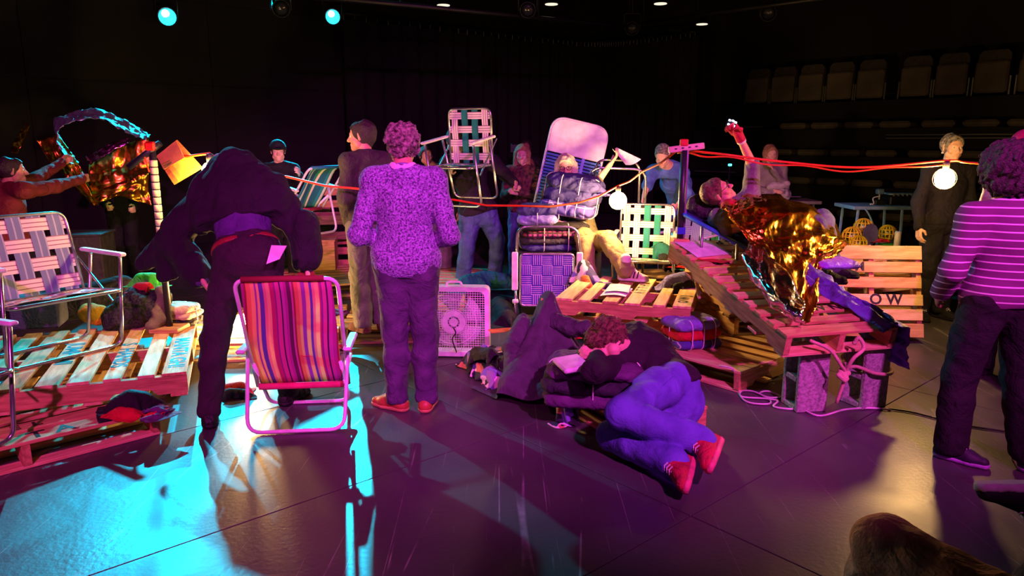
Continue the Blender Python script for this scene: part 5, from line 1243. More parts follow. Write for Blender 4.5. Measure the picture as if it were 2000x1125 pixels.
def lump(label, pts, m, cat='clothes', name='crumpled_garment', h=.013, noise=.017, nfreq=62, base=None, k=.03, extra=(), group=None, floorcut=None, seed=3, soft=True):
    """a crumpled garment along world points [(point, radius[, flat])]; extra = [(part name, pts, material)]"""
    c = sum((Vector(p[0]) for p in pts), Vector()) / len(pts); zmin = floorcut if floorcut is not None else min(p[0].z - p[1] for p in pts)
    o = E(name, label, cat, (c.x, c.y, zmin), group=group)
    def build(nm, P, m, nz, sd):
        if soft:
            a, b = vec(P[0][0]), vec(P[-1][0]); R_ = max(p[1] for p in P); ax = b - a; L = sum((Vector(P[i + 1][0]) - Vector(P[i][0])).length for i in range(len(P) - 1)) + R_ * 3.6
            ax = nv(ax) if np.linalg.norm(ax) > .02 else np.array((1., 0, 0)); side = nv(np.cross((0, 0, 1.), ax)) if abs(ax[2]) < .9 else np.array((1., 0, 0))
            caps = [(vec(P[i][0]), vec(P[min(i + 1, len(P) - 1)][0]), P[i][1] * .95, P[min(i + 1, len(P) - 1)][1] * .95) for i in range(len(P))]
            zf = floorcut if floorcut is not None else min(p[0].z - p[1] for p in P)
            return cloth_sheet(nm, m, o, (a + b) / 2 + np.array((0, 0, R_ * .9)), ax, side, L * 1.12, R_ * 4.8, caps, lambda x, y: zf + .004 + 0 * x, sd, res=max(.015, R_ * .24), squeeze=.62)
        pr = []
        for i, a in enumerate(P):
            b = P[i + 1] if i + 1 < len(P) else a
            fl = (np.array((0, 0, 1.)), a[2]) if len(a) > 2 else None
            pr.append(cap(a[0], b[0], a[1], b[1], fl))
        if floorcut is not None: pr.append(cut((0, 0, floorcut), (0, 0, -1)))
        return blob(nm, pr, h, m, o, k=k, noise=nz, nfreq=nfreq, seed=sd, ax=(1, 1, .8))
    build('cloth', pts, m, noise, seed + len(label))
    for i, (nm, P, mm) in enumerate(extra): build(nm, P, mm, noise * .8, seed + 7 + i)
    return o
def bundle(label, loc, size, layers, rot=(0, 0, 0), nx=2, ny=1, seed=1, noise=.007, group=None, sm=None, name='tied_bundle'):
    w, d, h = size; o = E(name, label, 'bundle', loc, tuple(math.radians(a) for a in rot), group); t = h / len(layers)
    R = random.Random(seed)
    for i, m in enumerate(layers):
        z = t * (i + .5); dx, dy = R.uniform(-.02, .02), R.uniform(-.015, .015); rb = d / 4.2; s = min(1.0, t * .60 / rb)
        pr = [cap((-w / 2 + rb + dx, y + dy, z), (w / 2 - rb + dx, y + dy + R.uniform(-.01, .01), z), rb, rb * R.uniform(.9, 1.08), (np.array((0, 0, 1.)), s)) for y in (-d / 2 + rb, 0, d / 2 - rb)]
        v, f = sdf(pr, .011, k=.03, noise=noise * 1.3, nfreq=60, seed=seed + i, ax=(1, 1, 1.4)); link('fold', mesh('fold', v, f, smooth=True), m, o)
    for axis, n, L, q in ((0, nx, w, d), (1, ny, d, w)):
        for i in range(n):
            p = ((i + 1) / (n + 1) - .5) * L * 1.05; e = q / 2 + .006; pts = []
            for a, b in [(x.x, x.y) for x in rounded([(-e, -.006, 0), (e, -.006, 0), (e, h + .006, 0), (-e, h + .006, 0)], min(.07, h * .4), 5, True)]:
                pts.append((p, a, b) if axis == 0 else (a, p, b))
            v, f = tubeg(pts, .0038, 5, True); link('string', mesh('string', v, f, smooth=True), sm or string_m, o)
    return o
# middle heap of tied bundles on a black plinth
pl = E('black_plinth', 'low black plinth hidden behind the folded violet chair, carrying the bundles', 'plinth', (.42, 6.80, 0))
link('body', mesh('body', *bevbox(0, 0, .29, .7, .5, .58, .008)), black_paint, pl); link('top_board', mesh('top_board', *bevbox(0, 0, .59, .74, .54, .02, .004)), black_paint, pl)
b3 = W(1083, 487, Y=6.55); bundle('wide pile of folded dark, rose and violet cloth, lowest of the middle heap', (b3.x, 6.72, .60), (.64, .42, .25), [c_navy, c_dark, c_rose, c_black], (0, 0, 4), 2, 1, 2, .010)
bundle('string-tied violet bundle, lower left of the middle heap', (W(1052, 430, Y=6.65).x, 6.64, .852), (.36, .34, .17), [c_lilac, c_navy], (0, 0, -6), 1, 1, 3)
b1 = W(1108, 430, Y=6.72)
bundle('rounded dark violet bundle tied in a grid of white string, topmost of the middle heap', (b1.x + .02, 6.80, .92), (.50, .42, .36), [c_check, c_navy, c_navy], (0, 9, -14), 2, 2, 4, .010)
lump('folded violet trousers lying across the topmost bundle', [(V_(1085, 350, 6.72), .05), (V_(1120, 344, 6.72), .055, .7), (V_(1160, 362, 6.68), .055, .7), (V_(1180, 376, 6.64), .03, .8)], c_navy)
lump('rose checked shirt hanging at the edge of the middle heap', [(V_(1146, 408, 6.68), .05), (V_(1150, 440, 6.66), .05), (V_(1140, 470, 6.62), .06)], c_rose)
lump('heap of lilac and orange clothes between the folded chair and the papers', [(V_(1140, 520, 6.15), .07), (V_(1150, 552, 6.05), .10), (V_(1168, 572, 5.95), .08), (V_(1190, 560, 5.85), .05)], c_flower, extra=[('sleeve', [(V_(1143, 545, 5.98), .04), (V_(1152, 562, 5.9), .035)], cloth('orange_cloth', (220, 120, 50))), ('denim_piece', [(V_(1130, 535, 6.02), .05), (V_(1138, 575, 5.95), .05)], c_lilac)])
bundle('bundle of violet and red cloth tied with white string, beside the ramp', (1.30, 5.02, PH), (.36, .30, .21), [c_check, c_red, c_lilac], (0, 0, 20), 3, 1, 6)
bundle('thick dark plum bundle under the arms of the sleeping person', (.47, 3.92, PH), (.52, .38, .23), [c_plum, c_dark, c_plum], (0, 0, -8), 1, 1, 7, .012)
lump('rumpled mixed rags beside the sleeper bundle', [(W(1100, 712, z=.3), .05), (W(1092, 742, z=.22), .06), (W(1105, 770, z=.17), .05)], c_flower, floorcut=PH * 0 + .0)
pad = W(1140, 716, z=.405); v, f = bevbox(0, 0, 0, .16, .20, .03, .01)
o = link('white_pad', mesh('white_pad', v, f), mat('white_paper', (1, 1, 1)), None, pad + Vector((-.06, .05, .0)), (.05, -.08, .3)); tag(o, 'flat white pad on the plum bundle by the sleeping head', 'pad')
# draped dark coat
cz = lambda px, py, Y: V_(px, py, Y)
bk = Vector((cz(1066, 640, 4.72).x, 4.72, PH)); po = E('wooden_stand', 'short wooden post on a square foot hidden under the charcoal coat', 'stand', bk); link('post', mesh('post', *bevbox(0, 0, .22, .07, .07, .40, .004)), wood_a, po); link('foot', mesh('foot', *bevbox(0, 0, .012, .26, .26, .022, .004)), wood_a, po)
coat_m = cloth('charcoal_coat', (78, 70, 84))
co2 = E('draped_coat', 'large charcoal coat tented over the pallet corner beside the box fan', 'coat', (bk.x - .1, bk.y - .3, 0))
pe = Vector((.49, 3.49, 0)); pn = Vector((-.891, -.454, 0))          # the pallet's near-left edge
fzc = lambda x, y: np.where((x - pe.x) * pn.x + (y - pe.y) * pn.y > 0, .006, PH + .004)
ccap = [(vec(bk + Vector((0, 0, .1))), vec(bk + Vector((0, 0, .37))), .10, .055), (vec(bk + Vector((-.10, -.22, .05))), vec(bk + Vector((-.22, -.45, -.05))), .12, .10), (vec(bk + Vector((.16, -.22, .03))), vec(bk + Vector((.05, -.42, .0))), .09, .07)]
cloth_sheet('coat_body', coat_m, co2, bk + Vector((-.05, -.14, .47)), (.88, -.46, 0), (-.40, -.80, -.42), .90, 1.15, ccap, fzc, 5, .024, .84, steps=70, pin=(bk + Vector((0, -.0, .44)), .06))
for nm, P in (('sleeve', [(cz(1085, 628, 4.62), .05), (cz(1115, 640, 4.55), .047), (cz(1144, 640, 4.5), .04)]), ('sleeve', [(cz(1022, 628, 4.66), .045), (cz(1000, 680, 4.5), .048), (cz(1000, 735, 4.34), .04)])):
    blob(nm, [cap(P[i][0], P[i + 1][0], P[i][1], P[i + 1][1]) for i in range(2)], .01, coat_m, co2, noise=.012, nfreq=75, ax=(.5, 1, 1.2))
lump('red scarf caught under the top of the charcoal coat', [(cz(1082, 583, 5.0), .035), (cz(1108, 608, 4.95), .04), (cz(1118, 650, 4.85), .03)], c_red, 'scarf', 'red_scarf', extra=[('end', [(cz(1130, 690, 4.75), .05), (cz(1120, 700, 4.7), .05)], c_red)])
lump('flowered orange and violet garment hanging left of the charcoal coat', [(cz(1045, 592, 5.0), .03), (cz(1005, 620, 4.98), .04), (cz(965, 655, 4.95), .05), (cz(945, 680, 4.93), .03)], c_flower, 'clothes', 'flowered_garment', extra=[('lining', [(cz(1050, 583, 5.02), .02), (cz(1010, 608, 5.0), .022), (cz(975, 640, 4.97), .02)], cloth('orange_lining', (224, 120, 60)))])
lump('small heap of coloured rags on the floor at the pallet corner by the fan', [(W(925, 700, z=.06), .07), (W(945, 725, z=.05), .07), (W(970, 740, z=.05), .06)], c_flower, floorcut=.003, extra=[('dark_rag', [(W(960, 690, z=.22), .04), (W(930, 690, z=.16), .05)], c_black), ('lilac_rag', [(W(955, 715, z=.12), .025), (W(985, 735, z=.08), .025)], c_lilac)])
# left clothes
bundle('folded beige cloths tied with string on the back of the lettered pallet', (W(346, 634, z=2 * PH).x, W(346, 634, z=2 * PH).y + .05, 2 * PH), (.27, .22, .14), [c_black, c_beige, c_beige], (0, 0, -10), 1, 1, 9)
zl = 2 * PH
lump('black net bag stuffed with dark clothes, olive canvas at its side', [(V_(240, 625, 5.0), .12), (V_(275, 600, 5.05), .13), (V_(300, 600, 5.0), .10)], mat('black_mesh_bag', (60, 58, 56), .8, scale=60, rgb2=(14, 13, 14), bump=.8), 'bag', 'net_bag', floorcut=zl, soft=False, extra=[('canvas_flap', [(V_(318, 575, 5.0), .05), (V_(312, 620, 4.9), .045), (V_(300, 640, 4.85), .03)], c_olive)])
lump('bright green cloth on top of the dark net bag', [(V_(275, 545, 5.15), .05), (V_(300, 545, 5.1), .05)], c_green, 'cloth', 'green_cloth', extra=[('red_piece', [(V_(270, 560, 5.05), .035), (V_(290, 558, 5.03), .03)], c_red)])
lump('long black coat lying behind the empty lawn chair', [(V_(90, 595, 5.25), .12), (V_(170, 585, 5.35), .13), (V_(240, 560, 5.45), .10)], c_black, 'coat', 'black_coat', floorcut=zl)
o = lump('yellow cloth pouch under the empty lawn chair', [(V_(176, 612, 5.0), .07), (V_(192, 616, 4.98), .06)], cloth('yellow_cloth', (226, 168, 30)), 'pouch', 'yellow_pouch', floorcut=zl, soft=False, noise=.008)
o = E('grey_box', 'slate grey box on the pallet under the empty lawn chair', 'box', (-3.42, 5.05, zl), (0, 0, .3)); link('body', mesh('body', *bevbox(0, 0, .10, .3, .26, .2, .01)), cloth('slate_box', (70, 72, 92)), o); link('lid', mesh('lid', *bevbox(0, 0, .205, .31, .27, .02, .005)), cloth('slate_box', (70, 72, 92)), o)
lump('purple and black clothes with a red lining dumped on the low front pallet', [(W(232, 790, z=.19), .05), (W(255, 782, z=.21), .065), (W(280, 780, z=.2), .05)], c_black, floorcut=.147, extra=[('violet_coat', [(W(285, 758, z=.27), .035), (W(303, 782, z=.21), .045), (W(308, 802, z=.17), .03)], c_plum), ('red_lining', [(W(280, 776, z=.25), .035), (W(294, 792, z=.2), .035)], c_red)])
lump('small scrap of red cloth on the front board of the low pallet', [(W(233, 805, z=.17), .035), (W(258, 806, z=.17), .03)], c_red, 'cloth', 'red_rag', floorcut=.147)
lump('red and black rags on the floor under the pallet with the lit bulb', [(W(432, 762, z=.03), .04), (W(470, 757, z=.04), .045)], c_red, 'rag', 'red_rag', floorcut=.002, extra=[('black_rag', [(W(445, 766, z=.05), .03), (W(478, 768, z=.03), .03)], c_black)])
lump('red jacket hung on the side of the striped beach chair', [(W(632, 570, Y=4.02), .05), (W(640, 620, Y=4.0), .075), (W(632, 672, Y=4.02), .05)], c_red, 'jacket', 'red_jacket', extra=[('brown_lining', [(W(628, 560, Y=4.0), .045), (W(632, 600, Y=3.98), .05)], c_brown)])
# scattered behind
lump('teal-lit clothes lying on the pallet behind the box fan', [(W(910, 553, z=.2), .09), (W(945, 548, z=.2), .11), (W(985, 548, z=.2), .09)], c_teal, floorcut=.147)
lump('dark crumpled clothes between the box fan and the folded chair', [(W(975, 595, z=.06), .09), (W(990, 620, z=.06), .08)], c_black, floorcut=.002)
lump('teal and red clothes on the yellow-lit pallets below the pole', [(V_(1292, 488, 6.75), .08), (V_(1306, 500, 6.7), .09), (V_(1322, 508, 6.68), .06)], c_teal, extra=[('red_piece', [(V_(1308, 496, 6.6), .04), (V_(1315, 515, 6.58), .035)], c_red), ('dark_piece', [(V_(1296, 506, 6.62), .06), (V_(1312, 520, 6.6), .05)], c_black)])
lump('violet cloth bundle in the gap under the high end of the ramp', [(V_(1310, 552, 5.75), .07), (V_(1335, 548, 5.75), .08)], c_lilac, extra=[('black_piece', [(V_(1345, 556, 5.7), .05), (V_(1322, 562, 5.68), .05)], c_black)])
lump('small red and black scarf on the upper boards of the ramp', [(ramp_pt(.10, 1.24, PH + .03), .022), (ramp_pt(.15, 1.16, PH + .03), .026), (ramp_pt(.18, 1.09, PH + .025), .02)], c_red, 'scarf', 'red_scarf')
lump('dark fur-like hood pillowing the head of the reclining person', [(V_(1362, 402, 5.62), .075), (V_(1384, 412, 5.6), .07)], mat('dark_fur', (70, 62, 66), .9, scale=50, rgb2=(20, 18, 20), bump=.9), 'hood', 'dark_hood', noise=.02, nfreq=60, soft=False)
# sheets of paper
white_p = MATS['white_paper']
def paper(label, pts, rows=None, name='paper_sheet', m=None, cat='paper', bend=.0):
    c = sum((Vector(p) for p in pts), Vector()) / 4; o = E(name, label, cat, c); n = 6; V = []
    for dz in (0, .0016):
        for i in range(n + 1):
            for j in range(n + 1):
                a, b = i / n, j / n
                p = pts[0] * (1 - a) * (1 - b) + pts[1] * a * (1 - b) + pts[2] * a * b + pts[3] * (1 - a) * b
                V.append(p - c + Vector((0, 0, dz + bend * math.sin(a * 3.1) * (1 + .3 * math.sin(b * 5)))))
    q = (n + 1) ** 2; F1 = [(i * 7 + j, i * 7 + 7 + j, i * 7 + 8 + j, i * 7 + 1 + j) for i in range(n) for j in range(n)]
    link('sheet', mesh('sheet', V, F1 + [tuple(q + k for k in r[::-1]) for r in F1], smooth=True), m or white_p, o)
    return o
zt = 3 * PH + .003
paper('open white papers lying on the boards next to the lettering ATTH', [W(1172, 578, z=zt), W(1222, 580, z=zt), W(1236, 564, z=zt), W(1190, 558, z=zt)], bend=.012)
paper('second white sheet fanned over the open papers', [W(1180, 570, z=zt + .018), W(1228, 572, z=zt + .016), W(1232, 558, z=zt + .016), W(1192, 555, z=zt + .018)], bend=.01)
paper('white sheet lying at the high left corner of the ramp', [ramp_pt(.02, 1.50, PH + .004), ramp_pt(.05, 1.18, PH + .004), ramp_pt(.34, 1.22, PH + .004), ramp_pt(.30, 1.50, PH + .004)], bend=.006)
paper('curled white sheet held up by the person with the pale bob', [V_(1196, 290, 6.84), V_(1204, 288, 6.9), V_(1252, 311, 6.95), V_(1222, 322, 6.82)], bend=-.03, name='curled_paper')

# ================================================================ FOIL
gold = mat('gold_foil', (255, 186, 56), .24, 1.0, var=.12, scale=5, bump=.2, bscale=18)
silver = mat('silver_foil', (226, 222, 232), .16, 1.0, var=.1, scale=5, bump=.35, bscale=26)
rose_foil = mat('rose_foil', (240, 130, 210), .22, 1.0, var=.1, scale=5, bump=.35, bscale=26)
pale_foil = mat('frosted_foil', (214, 240, 244), .42, .85, var=.1, scale=20, bump=.7, bscale=60)
def foil(nm, rows, m, parent, nu=60, nv_=44, amp=.022, seed=2, fr=16, jit=.006):
    R = np.random.default_rng(seed); G = []
    cr = [curve_pts(r, nu) for r in rows]
    for i in range(nu): G.append(curve_pts([c[i] for c in cr], nv_) if len(rows) > 2 else [cr[0][i].lerp(cr[1][i], t / (nv_ - 1)) for t in range(nv_)])
    A = np.array([[tuple(p) for p in r] for r in G])
    du = np.gradient(A, axis=0); dv = np.gradient(A, axis=1); N = np.cross(du, dv); N /= (np.linalg.norm(N, axis=2, keepdims=True) + 1e-9)
    uu, vv = np.meshgrid(np.linspace(0, 1, nu), np.linspace(0, 1, nv_), indexing='ij'); d = 0
    for k in range(7):
        a = R.uniform(0, 2 * PI); f = fr * (.4 + .3 * k); d = d + (np.abs(np.sin(f * (uu * math.cos(a) + vv * math.sin(a)) + 1.3 * np.sin(3 * uu * R.uniform(.5, 2) + 4 * vv) + R.uniform(0, 6))) - .6) / (1 + .45 * k)
    A = A + N * (amp * d[..., None]) + R.normal(0, jit * .5, A.shape)
    Fq = np.array([(i * nv_ + j, i * nv_ + nv_ + j, i * nv_ + nv_ + j + 1, i * nv_ + j + 1) for i in range(nu - 1) for j in range(nv_ - 1)])
    o = link(nm, mesh(nm, A.reshape(-1, 3) - vec(parent.location), Fq), m, parent)
    md = o.modifiers.new('foil_thickness', 'SOLIDIFY'); md.thickness = .0015
    return o
T = lambda *l: [V_(*p) for p in l]
_rn = rm @ Vector((0, 0, 1)); _rp = ramp_pt(0, 0, PH)
def on_ramp(px, py, off=.02):
    q = W(px, py, Y=4.0); c = Vector((0, 0, CAM_Z)); d = q - c
    return c + d * (((_rp + _rn * off) - c).dot(_rn) / d.dot(_rn))
fb = E('foil_blanket', 'crinkled gold and red emergency foil blanket over the reclining person', 'foil blanket', V_(1530, 480, 5.0))
foil('gold_side', [T((1432, 388, 5.55), (1484, 377, 5.62), (1532, 384, 5.66), (1592, 408, 5.7), (1640, 448, 5.62), (1656, 476, 5.55)),
                   T((1418, 396, 5.25), (1466, 394, 5.2), (1522, 398, 5.2), (1584, 422, 5.22), (1630, 462, 5.2), (1650, 486, 5.25)),
                   T((1412, 404, 5.02), (1452, 432, 4.92), (1502, 446, 4.9), (1560, 468, 4.92), (1604, 488, 4.95), (1634, 498, 5.0)),
                   T((1424, 418, 4.92), (1468, 458, 4.82), (1510, 490, 4.75), (1554, 520, 4.72), (1588, 530, 4.75), (1604, 526, 4.8)),
                   [V_(1440, 436, 4.86), V_(1482, 488, 4.72), on_ramp(1508, 535, .10), on_ramp(1546, 592, .05), on_ramp(1578, 630, .03), on_ramp(1598, 590, .06)]], gold, fb, 110, 80, .022, 3, 16, .0035)
foil('silver_side', [T((1464, 474, 4.82), (1498, 488, 4.70), (1540, 540, 4.45), (1570, 590, 4.2)), [on_ramp(1452, 506, .16), on_ramp(1488, 540, .17), on_ramp(1528, 585, .14), on_ramp(1566, 618, .10)], [on_ramp(1474, 560, .03), on_ramp(1502, 592, .04), on_ramp(1534, 618, .04), on_ramp(1572, 636, .03)]], silver, fb, 46, 36, .02, 5, 9, .003)
ff = E('flying_foil', 'gold foil sheet tossed in the air, its arched rim glowing cyan', 'foil blanket', V_(200, 300, 7.45))
foil('arched_rim', [T((152, 320, 7.40), (128, 285, 7.45), (104, 238, 7.55), (140, 220, 7.65), (192, 213, 7.70), (246, 236, 7.70), (294, 264, 7.65)), T((140, 322, 7.20), (112, 282, 7.25), (116, 252, 7.30), (146, 236, 7.40), (194, 234, 7.45), (240, 254, 7.45), (286, 274, 7.40))], pale_foil, ff, 70, 12, .018, 7, 26, .010)
foil('left_panel', [T((72, 275, 7.35), (92, 310, 7.30), (128, 345, 7.25), (176, 395, 7.20)), T((112, 262, 7.40), (140, 300, 7.35), (165, 340, 7.30), (190, 402, 7.25))], gold, ff, 40, 22, .03, 8, 6, .003)
foil('right_panel', [T((172, 322, 7.30), (176, 350, 7.25), (178, 380, 7.25), (188, 402, 7.20)), T((224, 284, 7.35), (236, 330, 7.30), (250, 360, 7.25), (232, 385, 7.25)), T((292, 270, 7.45), (294, 320, 7.40), (290, 360, 7.35), (296, 402, 7.35))], gold, ff, 44, 40, .035, 9, 6, .003)
foil('violet_edge', [T((168, 306, 7.20), (196, 290, 7.20), (224, 276, 7.25), (252, 268, 7.30)), T((176, 322, 7.17), (204, 304, 7.17), (228, 290, 7.21), (254, 276, 7.27))], rose_foil, ff, 24, 8, .01, 4, 9, .008)
f4 = E('foil_streamer', 'short twisted strip of gold foil above the tied-back hair', 'foil', V_(38, 270, 7.30))
foil('strip', [T((18, 298, 7.30), (30, 272, 7.30), (50, 240, 7.30)), T((36, 302, 7.25), (44, 276, 7.25), (58, 246, 7.25))], gold, f4, 20, 8, .014, 6, 7, .005)
# cot under the reclining person
ct = E('folding_cot', 'folding cot with blue rails and bent legs on the ramp under the reclining person', 'cot', V_(1420, 470, 5.2)); ct['world'] = 1
r0, r1 = V_(1337, 420, 5.30), V_(1500, 508, 4.92); off = Vector((.12, .46, 0))
blue_t = mat('blue_rail', (70, 110, 226), .35, bump=0)
for q in (Vector(), off): tube('rail', [r0 + q, r1 + q], .016, blue_t, ct)
tube('end_bar', [r0, r0 + off], .014, blue_t, ct); tube('end_bar', [r1, r1 + off], .014, blue_t, ct)
v, f = boxg(0, 0, 0, 1, 1, 1); cvs = [r0, r1, r1 + off, r0 + off]
link('canvas', mesh('canvas', [p - ct.location + Vector((0, 0, dz)) for dz in (0, -.006) for p in cvs], [(0, 1, 2, 3), (7, 6, 5, 4), (0, 4, 5, 1), (1, 5, 6, 2), (2, 6, 7, 3), (3, 7, 4, 0)]), cloth('blue_canvas', (48, 70, 150)), ct)
for px, py0, py1, Y in ((1372, 436, 492, 5.22), (1440, 476, 543, 5.02)):
    a, b = V_(px, py0, Y), V_(px - 3, py1, Y - .04); tube('leg', rounded([a, b, b + off, a + off], .04), .011, steel, ct)
# violet sheet over the ramp's right edge and a lilac board
vsheet = cloth('violet_satin', (112, 92, 190), rough=.5)
vs_o = E('violet_sheet', 'rumpled violet sheet hanging over the edge of the ramp', 'sheet', ramp_pt(RAMP_W, .6)); rows = []
for x, dz in ((RAMP_W - .24, .014), (RAMP_W - .15, .05), (RAMP_W - .05, .045), (RAMP_W + .035, -.04), (RAMP_W + .06, -.15), (RAMP_W + .08, -.25)):
    rows.append([ramp_pt(x + (.10 - .11 * y if x < RAMP_W - .1 else 0), y, PH) + Vector((.012 * math.sin(9 * y + 20 * x), 0, dz + .012 * math.sin(14 * y + 9 * x))) for y in (-.04, .2, .45, .7, .95, 1.2, 1.42)])
o = foil('sheet', rows, vsheet, vs_o, 80, 44, .026, 12, 20, .001); o.data.polygons.foreach_set('use_smooth', np.ones(len(o.data.polygons), bool))
p = V_(1628, 514, 4.95); o = E('lilac_cushion', 'flat lilac cushion on the ramp under the end of the foil blanket', 'cushion', p, (.1, .02, .2))
v, f = sdf([cap((-.1, y, 0), (.11, y, 0), .055, None, (np.array((0, 0, 1.)), .5)) for y in (-.05, .0, .06)], .009, k=.03, noise=.002); link('cover', mesh('cover', v, f, smooth=True), cloth('lilac_satin', (150, 100, 226), .1, .5), o); v, f = tubeg([(-.11, -.105, 0), (.12, -.105, 0)], .006, 6); link('piping', mesh('piping', v, f), c_lilac, o)

# ================================================================ FAR RIGHT: TABLES AND GEAR
def table(label, a, b, z, depth, m, mleg, yaw=None):
    a, b = Vector(a), Vector(b); d = b - a; ang = math.atan2(d.y, d.x); o = E('folding_table', label, 'table', ((a + b) / 2 * 1).to_tuple()[:2] + (0,), (0, 0, ang)); L = d.length
    link('tabletop', mesh('tabletop', *bevbox(0, depth / 2, z - .02, L, depth, .04, .006)), m, o)
    for sx in (-1, 1):
        for sy in (.06, depth - .06):
            v, f = tubeg([(sx * (L / 2 - .08), sy, z - .04), (sx * (L / 2 - .05), sy, .0)], .016, 6); link('leg', mesh('leg', v, f), mleg, o)
    return o
tb = mat('pale_blue_laminate', (140, 180, 214), .5, bump=0)
zt8 = V_(1670, 403, 8.0).z
table('pale blue folding table with gear on it, in front of the pushed-in seats', V_(1668, 403, 8.0), V_(1782, 408, 8.0), zt8, .5, tb, tb)
gx = lambda px, py, Y: V_(px, py, Y)
p = gx(1716, 398, 8.2); o = E('document_camera', 'small blue-grey gadget on a short post standing on the blue table', 'gadget', (p.x, p.y, zt8))
link('base', mesh('base', *bevbox(0, 0, .03, .12, .1, .06, .008)), black_metal, o); v, f = tubeg([(0, 0, .05), (.0, 0, .14)], .012, 8); link('post', mesh('post', v, f), steel, o); link('head', mesh('head', *bevbox(0, 0, .15, .07, .08, .06, .01)), mat('slate_plastic', (80, 110, 140), .5, bump=0), o)
v, f = tubeg(curve_pts([(-.02, -.04, .1), (-.1, -.06, .08), (-.08, -.05, .02), (-.12, -.04, .01)], 14), .007, 5); link('lead', mesh('lead', v, f, smooth=True), plastic_arm, o)
p = gx(1760, 392, 8.25); o = E('mixer_case', 'low black mixing desk with a pale blue lid edge on the blue table', 'mixer', (p.x, p.y, zt8), (0, 0, -.1))
link('body', mesh('body', *bevbox(0, 0, .05, .34, .26, .10, .012)), black_metal, o); link('panel', mesh('panel', *bevbox(0, .02, .12, .32, .2, .02, .004)), tb, o)
for k in range(6): link('knob', mesh('knob', *lathe([(.012, 0), (.010, .025)], 8, (-.12 + .048 * k, -.09, .1))), steel, o)
v, f = tubeg(curve_pts([gx(1690, 408, 7.95), gx(1700, 425, 7.95), gx(1712, 460, 7.9), gx(1716, 478, 7.85)], 20), .01, 6); o = link('hanging_cable', mesh('hanging_cable', v, f, smooth=True), tb); tag(o, 'pale cable hanging from the blue table to the floor', 'cable')
p = W(1768, 470, z=0); p = gx(1775, 468, 8.6); o = E('pale_blue_bin', 'pale blue storage bin with ridged lid on the floor under the blue table', 'bin', (p.x, p.y, 0))
link('body', mesh('body', *bevbox(0, 0, .19, .62, .4, .38, .02)), mat('bin_blue', (120, 160, 200), .5, bump=0), o)
for k in range(3): link('lid_ridge', mesh('lid_ridge', *bevbox(0, 0, .40 + .03 * k, .66 - .02 * k, .44, .02, .004)), tb, o)
lump('crumpled black plastic bag in front of the pale blue bin', [(gx(1750, 470, 8.1), .08), (gx(1775, 465, 8.15), .11), (gx(1795, 475, 8.1), .07)], mat('black_plastic', (20, 20, 24), .25, bump=.5, bscale=30), 'bag', 'plastic_bag', noise=.02, nfreq=60, soft=False)
yw = mat('yellow_wire', (226, 196, 40), .5, bump=0)
def wire_ball(label, p, r):
    o = E('wire_ball', label, 'ball', p)
    for k in range(7):
        a = PI * k / 7; v, f = tubeg([(r * math.cos(t) * math.cos(a), r * math.cos(t) * math.sin(a), r * math.sin(t)) for t in [2 * PI * j / 18 for j in range(18)]], .0065, 5, True); link('wire', mesh('wire', v, f), yw, o)
    for z in (-.5, 0, .5):
        q = r * math.sqrt(1 - z * z); v, f = tubeg([(q * math.cos(t), q * math.sin(t), r * z) for t in [2 * PI * j / 18 for j in range(18)]], .0065, 5, True); link('wire', mesh('wire', v, f), yw, o)
    v, f = ball((0, 0, 0), r * .35, .012); link('core', mesh('core', v, f, smooth=True), plastic_arm, o)
wire_ball('yellow wire ball nearest the foil blanket', gx(1664, 462, 7.2), .095); wire_ball('yellow wire ball propped highest behind the others', gx(1686, 444, 7.35), .09); wire_ball('yellow wire ball at the edge nearest the bag', gx(1733, 456, 7.3), .085); wire_ball('yellow wire ball low in front of the others', gx(1676, 476, 7.05), .08)
p = gx(1700, 458, 7.1); o = E('round_mirror', 'small grey oval stand mirror among the yellow wire balls', 'mirror', p, (0, 0, .2))
v, f = lathe([(.0, -.006), (.085, -.006), (.085, .006), (.0, .006)][1:3] , 24); v = [(x, z, y * 1.25) for x, y, z in v]; link('disc', mesh('disc', v, f), mat('grey_mirror', (110, 110, 130), .25, .5, bump=0), o); v, f = tubeg([(0, 0, -.1), (0, 0, -.26)], .012, 6); link('stem', mesh('stem', v, f), plastic_arm, o)
lump('bright red cloth among the yellow wire balls', [(gx(1714, 450, 7.1), .04), (gx(1718, 464, 7.1), .045)], c_red, 'cloth', 'red_cloth')
v, f = lathe([(.03, 0), (.03, .2), (.022, .21)], 14); p = gx(1750, 493, 7.0); o = link('white_canister', mesh('white_canister', v, f, smooth=True), plastic_arm, None, p); tag(o, 'small pale canister standing behind the pink leaning pallet', 'canister')
o = E('green_box', 'small green box beside the pale canister', 'box', gx(1733, 493, 7.1)); link('body', mesh('body', *bevbox(0, 0, .04, .16, .1, .08, .006)), mat('green_plastic', (40, 170, 60), .5, bump=0), o); link('lid', mesh('lid', *bevbox(0, 0, .085, .165, .105, .012, .003)), mat('green_plastic', (40, 170, 60)), o)
